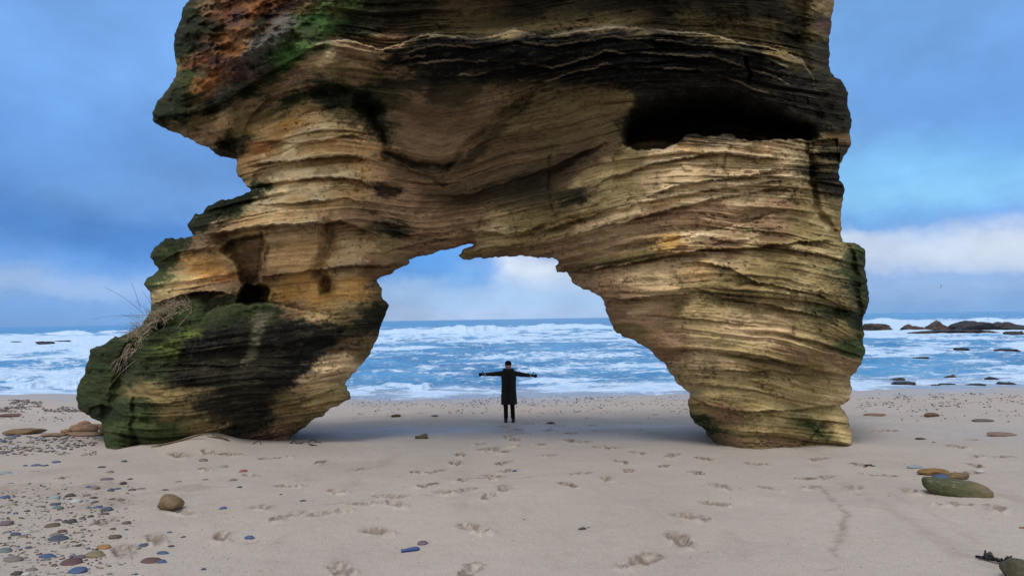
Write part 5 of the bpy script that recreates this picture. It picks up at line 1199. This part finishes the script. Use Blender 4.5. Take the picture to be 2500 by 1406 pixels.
def build_stones():
    rs = random.Random(31); used = set()
    fixed = []
    for e in PEB:
        px, py, w, hr, col = e[:5]
        lab = e[5] if len(e) > 5 else auto_label(px, py, w, col, used)
        pebble(px, py, w * 1.04, hr, col, lab, 'pebbles scattered on the sand', rs=rs)
        fixed.append((px, py, w))
    # the loose small pebbles between them
    n = 0; cols = ['dark grey', 'grey', 'brown', 'slate blue', 'purple grey', 'pale grey', 'blue', 'olive grey']; tries = 0
    while n < 150 and tries < 6000:
        tries += 1
        if n < 105:
            px = abs(rs.gauss(0, 150)); py = rs.uniform(1178, 1404)
            if px > 330 - (1404 - py) * .12: continue
            w = rs.choice([5, 6, 7, 8, 9, 11, 14, 17]) * (0.75 + (py - 1180) / 500)
        else:
            px = rs.uniform(0, 250); py = 1064 + rs.random() * 44 + px * .02; w = rs.choice([6, 8, 9, 11, 13, 16])
            if px > 215 - (py - 1064): continue
        if any(abs(px - a) < (w + c) * .5 and abs(py - b) < (w + c) * .3 for a, b, c in fixed): continue
        col = rs.choice(cols) if n < 105 else rs.choice(['dark grey', 'grey', 'slate blue', 'slate blue', 'purple grey'])
        where = 'loose among the pebble scatter at the lower left' if n < 105 else 'packed in the pebble bank left of the mossy pillar foot'
        pebble(px, py, w, rs.uniform(.35, .7), col, 'little %s pebble %s' % (col, where), 'loose %s pebbles %s' % (col, 'of the left scatter' if n < 105 else 'of the left bank'), rs=rs)
        fixed.append((px, py, w)); n += 1
    # the shingle line along the water and the specks of grit: uncountable, one object
    rng = np.random.RandomState(8); C = []
    def add(n_, x0, x1, y0, y1, s0, s1, clump=0):
        px = rng.uniform(x0, x1, n_); py = rng.uniform(y0, y1, n_)
        if clump: k = (n2(px / 45, py / 6, clump) + .5 * n2(px / 12, py / 3, clump + 1)) > .0; px, py = px[k], py[k]
        for a, b, s in zip(px, py, rng.uniform(s0, s1, len(px)) ** 1.0): C.append((a, b, s))
    add(900, 860, 1690, 966, 992, 2.0, 5.0, 3); add(260, 860, 1690, 985, 1010, 2, 6, 5); add(700, 2085, 2560, 960, 995, 2.2, 6, 7); add(160, 2085, 2560, 990, 1030, 2.5, 7, 9)
    add(1500, -60, 215, 976, 1006, 2.5, 6.5, 11); add(300, -60, 210, 1000, 1030, 2, 6, 13); add(900, -60, 235, 1066, 1112, 3, 8, 15); add(1300, -60, 330, 1180, 1420, 2.2, 5.5, 17); add(500, -60, 250, 1200, 1420, 4, 9, 21)
    add(160, 330, 700, 1240, 1410, 1.5, 3.2); add(200, 700, 2500, 1010, 1400, 1.5, 3.4); add(120, 1000, 1600, 990, 1060, 2, 5, 19)
    C = np.array(C); P = ground_px(C[:, 0], C[:, 1]); kk = C[:, 2] * P[:, 1] / F / 2
    b0 = bmesh.new(); bmesh.ops.create_icosphere(b0, subdivisions=1, radius=1)
    U = np.array([v.co[:] for v in b0.verts]); T = np.array([[v.index for v in f.verts] for f in b0.faces]); b0.free()
    V = []; Q = []; cc = []
    pal = np.array([albedo(STONE[c], 1.1) for c in ('dark grey', 'grey', 'slate blue', 'purple grey', 'brown', 'maroon', 'dark grey')])
    for i, (p, r) in enumerate(zip(P, kk)):
        sc = np.array([1, rng.uniform(.6, 1), rng.uniform(.35, .65)]) * r
        a = rng.uniform(0, 6.28); u = U * (1 + .12 * rng.normal(size=(len(U), 1))) * sc
        u = np.stack([u[:, 0] * math.cos(a) - u[:, 1] * math.sin(a), u[:, 0] * math.sin(a) + u[:, 1] * math.cos(a), u[:, 2]], -1)
        Q.append(T + len(U) * i); V.append(u + p + np.array([0, 0, sc[2] * .35])); cc.append(np.repeat(pal[rng.randint(len(pal))][None] * rng.uniform(.6, 1.2), len(U), 0))
    me = mesh_np('shingle', np.concatenate(V), np.concatenate(Q), np.concatenate(cc))
    m, t, b = new_mat('shingle', .7, .3); t.put(b.inputs['Base Color'], t.attr('Col', True))
    tag(obj('shingle', me, m), kind='stuff')

    # ---- boulders and slabs
    def stone(px, py, w, h, seed, label, cat, name, c1, c2, ang=.8, noise=.12, depth=.7, rot=0, sink=.28, speck=None, group=None, sub=4, rough=.85, tilt=0):
        P = ground_px(px, py); k = P[1] / F
        me = stone_mesh(name, seed, 1, ang, noise, sub)
        o = obj(name, me, simple_mat(name, c1, c2, 2.2, rough, .2, .5, .02, speck))
        rx = w * k / 2; rz = h * k / 2 / (1 - sink); o.scale = (rx, rx * depth, rz); o.location = (P[0], P[1] + rx * depth * .55, P[2] + rz * (1 - 2 * sink))
        o.rotation_euler = (0, tilt, rot); tag(o, label, cat, group); return o
    bo = stone(410, 1245, 68, 29, 7, 'brown wedge shaped boulder standing on the sand at the left front', 'boulder', 'boulder', (.17, .125, .075), (.11, .08, .05), .95, .06, .7, .1, .2, tilt=.18)
    for v in bo.data.vertices:
        if v.co.z > 0: v.co.z *= 1.08 - .42 * v.co.x - .1 * v.co.x ** 2
    # mossy boulder with an ochre slab tucked behind it
    me = stone_mesh('boulder', 91, 1, .5, .05, 5)
    for v in me.vertices: v.co = [math.copysign(abs(c) ** q, c) for c, q in zip(v.co, (.72, .8, .62))]
    P = ground_px(2366, 1214); k = P[1] / F
    m, t, b = new_mat('mossy_stone', .7, .3); co = objcoord(t); sp = t.sep(co)
    g = t.math('ADD', t.math('MULTIPLY', sp[0], -.75), t.math('MULTIPLY', t.math('SUBTRACT', t.noise(co, 2.2, 5), .5), 1.6))
    c = t.mix(t.maprange(g, -.55, .15), (.13, .10, .055), (.045, .056, .024)); c = t.mix(t.maprange(t.noise(co, 5, 5), .55, .62), c, (.10, .095, .05))
    st = t.math('MULTIPLY', t.maprange(t.noise(t.vmath('MULTIPLY', co, (1.2, 3, 3)), 2.4, 6, .7), .62, .66), t.maprange(sp[2], .2, .6)); c = t.mix(st, c, (.36, .33, .29))
    t.put(b.inputs['Base Color'], c); t.put(b.inputs['Normal'], t.bump(t.noise(co, 9, 5), .4, .02))
    o = obj('boulder', me, m); o.scale = (150 * k / 2, 150 * k / 2 * .5, 50 * k / 2); o.location = (P[0], P[1] + .16, P[2] + 50 * k / 2 * .35); o.rotation_euler = (0, .12, -.2)
    tag(o, 'long smooth green mossy boulder half sunk in sand on the right', 'boulder')
    stone(2288, 1161, 74, 15, 23, 'flat ochre slab tucked behind the mossy boulder', 'slab', 'slab', (.19, .12, .05), (.12, .075, .035), .9, .06, .5, -.1, .25)
    stone(2345, 1170, 60, 14, 24, 'small brown slab directly behind the mossy boulder', 'slab', 'slab', (.15, .11, .06), None, .9, .06, .5, -.1, .25)
    stone(2510, 1424, 88, 46, 25, 'olive boulder cut off by the lower right corner of the photo', 'boulder', 'boulder', (.075, .068, .046), (.04, .037, .027), .85, .08, .8, .2, .2)
    g = 'tan stones behind the mossy pillar foot'
    T1 = (.25, .155, .085); T2 = (.16, .10, .06)
    for (px, py, w, h, sd, lab, ang, dp, c1, c2, nm) in ((46, 1062, 104, 15, 51, 'long brown slab lying by the left edge of the photo', .9, .5, (.17, .115, .065), (.10, .07, .04), 'slab'), (182, 1055, 36, 19, 52, 'rounded grey brown boulder left of the darkest one behind the pillar foot', .3, .8, (.24, .17, .12), T2, 'boulder'), (210, 1056, 46, 19, 53, 'rounded dark brown boulder closest to the mossy pillar foot', .3, .8, (.17, .11, .075), (.11, .07, .05), 'boulder'),
        (120, 1066, 70, 8, 54, 'thin tan slab between the long brown slab and the boulders', .8, .4, (.18, .135, .105), T2, 'slab'), (196, 1064, 98, 8, 55, 'thin tan slab lying in front of the rounded boulders', .8, .4, (.20, .145, .11), T2, 'slab'), (200, 1037, 28, 9, 56, 'small reddish stone behind the rounded boulders', .5, .8, (.22, .11, .07), T2, 'stone'), (234, 1048, 34, 13, 57, 'pinkish slab under the overhang of the mossy pillar', .7, .5, (.21, .14, .10), T2, 'slab'),
        (22, 1018, 60, 8, 58, 'long maroon slab at the left edge behind the pebble bank', .7, .3, (.12, .075, .07), (.08, .05, .05), 'slab'), (156, 1058, 24, 10, 59, 'small tan stone leaning left of the rounded boulders', .4, .8, T1, T2, 'stone'), (252, 1063, 26, 36, 60, 'upright tan stone standing under the mossy overhang', .7, .8, (.25, .17, .115), T2, 'stone')):
        stone(px, py, w, h, sd, lab, nm, nm, c1, c2, ang, .10, dp, 0, .2, None, g)
    for (px, py, w, h, sd, lab, c1) in ((2281, 1017, 38, 9, 61, 'brown stone on the far sand right of the right pillar', (.11, .075, .05)), (2452, 1064, 70, 6, 62, 'low pinkish slab sunk in the far sand by the right edge', (.20, .14, .11)), (2405, 1029, 56, 5, 63, 'thin grey stone sunk in far sand beyond the pinkish slab', (.13, .11, .10)), (2140, 1015, 60, 3.5, 64, 'thin reddish streak of flat stone beside the right pillar foot', (.20, .12, .09)), (966, 1018, 24, 7, 65, 'small brown stone on the sand left of the person', (.10, .07, .05)), (902, 959, 13, 5, 66, 'dark wet stone in the swash beside the left pillar', (.04, .035, .035)), (1345, 1036, 22, 6, 67, 'small dark stone on the sand right of the person', (.07, .055, .05)), (1060, 1017, 18, 4, 68, 'flat brown stone between the small brown stone and the person', (.10, .075, .055))):
        stone(px, py, w, h, sd, lab, 'stone', 'stone', c1, None, .6, .1, .6, 0, .25, sub=3)

def tube(bm, pts, rad):
    prev = None; n = len(pts)
    for i, p in enumerate(pts):
        d = (Vector(pts[min(i + 1, n - 1)]) - Vector(pts[max(i - 1, 0)])).normalized()
        s = d.cross(Vector((0, 0, 1)));  s = s.normalized() if s.length > 1e-3 else Vector((1, 0, 0)); u = s.cross(d)
        r = rad[i] if hasattr(rad, '__len__') else rad
        ring = [bm.verts.new(Vector(p) + (s * math.cos(a) + u * math.sin(a)) * r) for a in [k * math.pi / 4 for k in range(8)]]
        if prev:
            for k in range(8): bm.faces.new((prev[k], prev[(k + 1) % 8], ring[(k + 1) % 8], ring[k]))
        else: bm.faces.new(ring[::-1])
        prev = ring
    bm.faces.new(prev)

def spline(pts, n):
    pts = np.array(pts, float); k = np.linspace(0, len(pts) - 1, n); out = []
    for q in k:
        i = min(int(q), len(pts) - 2); f = q - i
        p0 = pts[max(i - 1, 0)]; p1 = pts[i]; p2 = pts[i + 1]; p3 = pts[min(i + 2, len(pts) - 1)]
        out.append(.5 * ((2 * p1) + (-p0 + p2) * f + (2 * p0 - 5 * p1 + 4 * p2 - p3) * f * f + (-p0 + 3 * p1 - 3 * p2 + p3) * f ** 3))
    return np.array(out)

def build_debris():
    sw = simple_mat('dark_seaweed', (.008, .008, .009), (.004, .004, .004), 20, .45, .4, .3)
    wd = simple_mat('driftwood', (.14, .095, .06), (.06, .04, .028), 12, .9, .15, .6); wdk = simple_mat('dark_driftwood', (.035, .025, .02), (.018, .013, .01), 12, .9, .15, .5)
    # strands standing up in stiff loops from the sand: traced as curves in an upright plane at their foot
    def strand(paths, foot, label, cat, name, rad, mat, lean=0):
        P = ground_px(*foot); bm = bmesh.new()
        for path in paths:
            pp = spline(path, 4 * len(path)); W = pt(pp[:, 0], pp[:, 1], np.full(len(pp), P[1]) + lean * np.linspace(0, 1, len(pp)))
            tube(bm, W - P, [rad * (1 - .35 * i / len(W)) for i in range(len(W))])
        o = obj(name, bm_mesh(name, bm), mat); o.location = P; tag(o, label, cat); return o
    strand([[(765, 1087), (754, 1083), (755, 1077), (766, 1073), (771, 1080), (778, 1079), (785, 1081)], [(758, 1084), (768, 1086), (774, 1088), (781, 1091)]], (770, 1088), 'curled black seaweed strand looping up from the sand, right of the other strand', 'seaweed', 'seaweed_strand', .011, sw)
    strand([[(708, 1082), (714, 1080), (716, 1075), (722, 1080), (732, 1081), (743, 1079)], [(722, 1080), (728, 1084), (738, 1082)]], (724, 1083), 'knotted black seaweed strand at the right corner of the left pillar foot', 'seaweed', 'seaweed_strand', .011, sw)
    strand([[(615, 1085), (626, 1078), (634, 1075), (637, 1084)]], (628, 1084), 'thin black strand leaning against the foot of the left pillar', 'seaweed', 'seaweed_strand', .009, sw)
    strand([[(370, 1092), (400, 1085), (430, 1078), (462, 1069), (494, 1060)]], (430, 1080), 'long brown driftwood stick along the foot of the left pillar', 'driftwood', 'driftwood_stick', .022, wd)
    strand([[(380, 1090), (405, 1083), (428, 1081)], [(395, 1088), (420, 1080)]], (405, 1086), 'dark broken sticks under the long brown driftwood stick', 'driftwood', 'driftwood_stick', .022, wdk)
    strand([[(504, 1066), (522, 1067), (540, 1069), (560, 1075)], [(518, 1061), (540, 1066), (556, 1072)]], (530, 1070), 'pale forked driftwood twig lying right of the sand mound', 'driftwood', 'driftwood_stick', .014, wd)
    strand([[(2112, 1136), (2122, 1135), (2130, 1137), (2137, 1138)], [(2118, 1137), (2128, 1134)]], (2126, 1138), 'dark dry weed scrap on the sand in front of the right pillar', 'seaweed', 'seaweed_strand', .014, sw)
    # blue stick by the grey pebble
    P = ground_px(1002, 1345); k = P[1] / F
    bm = bmesh.new(); L = 44 * k; R = 5.2 * k
    tube(bm, [(-L / 2, 0, 0), (-L * .47, 0, .001), (-L * .36, 0, -.002), (-L * .1, 0, .001), (L * .2, 0, .002), (L * .4, 0, 0), (L * .5, 0, -.002)], [R * .5, R * .95, R * .8, R * .95, R * 1.05, R * .9, R * .35])
    o = obj('blue_stick', bm_mesh('blue_stick', bm), simple_mat('blue_plastic', (.035, .075, .20), (.025, .05, .14), 30, .6, .3, .5, .01)); o.location = (P[0], P[1], P[2] + R * .7); o.rotation_euler = (0, -.03, .28)
    tag(o, 'short blue stick lying in the sand beside a purple grey pebble', 'stick')
    P = ground_px(1256, 1151); bm = bmesh.new(); tube(bm, [(-.03, 0, 0), (0, 0, .004), (.03, .005, 0)], [.008, .012, .008])
    o = obj('blue_plastic_scrap', bm_mesh('blue_plastic_scrap', bm), simple_mat('blue_scrap', (.04, .10, .26), None, 30, .5, .4, 0)); o.location = P + np.array([0, 0, .012]); tag(o, 'tiny blue scrap on the sand among the footprints in the middle', 'scrap')
    # driftwood block
    P = ground_px(1028, 1071); k = P[1] / F; bm = bmesh.new(); bmesh.ops.create_cube(bm, size=1)
    bmesh.ops.subdivide_edges(bm, edges=bm.edges[:], cuts=4, use_grid_fill=True)
    for v in bm.verts:
        c = v.co; tp = .55 + .45 * (c.x + .5)
        v.co = Vector((c.x * 30 * k, c.y * 14 * k * tp, c.z * 11 * k * tp)) + Vector((0, 0, .01 * math.sin(c.x * 9) + .006 * math.sin(c.y * 14 + c.z * 9)))
    o = obj('driftwood_block', bm_mesh('driftwood_block', bm), simple_mat('grey_driftwood', (.10, .085, .07), (.045, .038, .032), 10, .9, .1, .7)); o.location = (P[0], P[1] + .05, P[2] + 3.5 * k); o.rotation_euler = (0, -.12, .15)
    tag(o, 'grey driftwood block resting on wet sand under the arch', 'driftwood')
    # dark weed frond at the right edge
    P = ground_px(2452, 1378); k = P[1] / F; rs = random.Random(3); bm = bmesh.new()
    A = np.array([-34 * k, .12, 0.020]); B = np.array([20 * k, -.05, .026])
    tube(bm, [A, A * .5 + B * .5 + np.array([0, 0, .01]), B], [.009, .014, .010])
    for i in range(34):
        q = rs.uniform(.15, 1); p = A * (1 - q) + B * q; d = Vector((rs.uniform(-1.2, .6), rs.uniform(-.9, .3), rs.uniform(.1, .7))).normalized()
        tube(bm, [p, p + np.array(d) * .03, p + np.array(d) * rs.uniform(.03, .065) + np.array([.012, 0, 0])], [.007, .010, .004])
    o = obj('weed_frond', bm_mesh('weed_frond', bm), sw); o.location = P - np.array([0, 0, .012]); tag(o, 'black feathery weed frond lying against the corner boulder', 'seaweed')

# ------------------------------------------------------------------ rocks standing in the sea
def build_sea_rocks():
    wet = simple_mat('wet_sea_rock', (.026, .023, .027), (.013, .012, .015), 1.2, .6, .35, .8, .08); br = simple_mat('brown_sea_rock', (.075, .052, .045), (.038, .030, .032), .8, .75, .25, .9, .15, (.11, .085, .07))
    L = [(2155, 806, 88, 18, 'f', br, 'flat topped brown rock in the surf, closest to the right pillar'), (2240, 806, 64, 16, 'w', br, 'low brown rock left of the pointed one in the surf'), (2302, 806, 86, 22, 'p', br, 'pointed brown rock standing in the surf'), (2452, 807, 190, 26, 'w', wet, 'long high dark reef in white spray at the right edge'),
         (2352, 815, 190, 9, 'f', wet, 'low dark reef in front of the pointed brown rock'), (2486, 818, 62, 10, 'w', wet, 'small dark reef by the right edge under the high reef'), (2352, 856, 40, 7, 'w', wet, 'dark rock awash in the middle water, left of another'), (2462, 859, 64, 8, 'f', wet, 'wide dark rock awash in the middle water near the right edge'), (2256, 877, 40, 5, 'f', wet, 'thin dark rock awash nearest the right pillar'), (2452, 878, 24, 4, 'f', wet, 'tiny dark rock below the wide awash rock'),
         (2220, 938, 86, 12, 'f', wet, 'long dark rock near the shore right of the pillar'), (2196, 926, 34, 9, 'w', br, 'greyish rock just behind the long dark shore rock'), (2327, 919, 30, 8, 'w', br, 'rounded reddish rock in the shallows'), (2288, 939, 24, 5, 'f', wet, 'small dark rock right of the long dark shore rock'), (2318, 937, 42, 4, 'f', wet, 'thin dark rock sliver below the rounded reddish rock'), (2425, 925, 34, 9, 'w', wet, 'humped dark rock in the right shallows'), (2390, 939, 50, 7, 'f', wet, 'flat weedy rock at the shore left of the last dark rock'), (2462, 936, 46, 12, 'w', wet, 'dark ragged rock at the shore nearest the right edge'),
         (100, 838, 46, 7, 'f', wet, 'dark rock awash left of the arch'), (34, 836, 36, 3, 'f', wet, 'thin dark reef at the far left in the white water'), (145, 834, 50, 3, 'f', wet, 'thin dark reef right of the awash rock on the left')]
    hz = lambda x: 778.7 - .0159 * (x - 1250)
    for i, (px, py, w, h, kind, mat, lab) in enumerate(L):
        Y = 5600.0 / (py - hz(px)); P = pt([px], [py], [Y])[0]; k = Y / F
        bm = bmesh.new(); bmesh.ops.create_icosphere(bm, subdivisions=5, radius=1); V = np.array([v.co[:] for v in bm.verts])
        rs = np.random.RandomState(200 + i)
        for q in range(12):
            n = rs.normal(size=3) * np.array([1, 1, 1.2]); n /= np.linalg.norm(n); d = rs.uniform(.55, .85); hh = V @ n; V = V - np.where(hh > d, (hh - d) * .92, 0)[:, None] * n
        rel = .20 * fbm(V[:, 0] * 2.2 + i * 7, V[:, 1] * 2.2 + V[:, 2] * 2.6, 700 + i, 5) + .10 * ridged(V[:, 0] * 4 + i, V[:, 2] * 5 + V[:, 1] * 3, 720 + i, 4)
        V = V * (1 + rel)[:, None]
        if kind == 'p': V[:, 2] = np.where(V[:, 2] > 0, V[:, 2] * np.clip(1.45 - 1.25 * np.abs(V[:, 0] + .05), .1, 2), V[:, 2])
        if kind == 'f': V[:, 2] = np.where(V[:, 2] > .35, .35 + (V[:, 2] - .35) * .35, V[:, 2]) * 1.7
        if kind == 'w': V[:, 2] = np.where(V[:, 2] > 0, V[:, 2] * (1 + .35 * n2(V[:, 0] * 2.5 + i, V[:, 1] * 0, 740 + i)), V[:, 2])
        for v, p in zip(bm.verts, V): v.co = p
        o = obj('sea_rock', bm_mesh('sea_rock', bm, False), mat); h = h * (.62 if py > 830 else 1.0)
        o.scale = (w * k / 2, max(w * k * .28, h * k), h * k); o.location = (P[0], P[1] + w * k * .2, SEA - .05 * h * k + (0.12 if Y > 40 else 0.0))
        tag(o, lab, 'sea rock', 'rocks in the surf')
build_camera(); build_light(); build_ground(); build_sea(); build_rock(); build_person(); build_grass(); build_stones(); build_debris(); build_sea_rocks()
build_gull(2298, 700, 120, 1.25, 'small grey gull with raised wings, the larger of two over the sea', 40)
build_gull(2195, 713, 230, 1.2, 'tiny far gull near the right pillar, the smaller of two over the sea', 20)
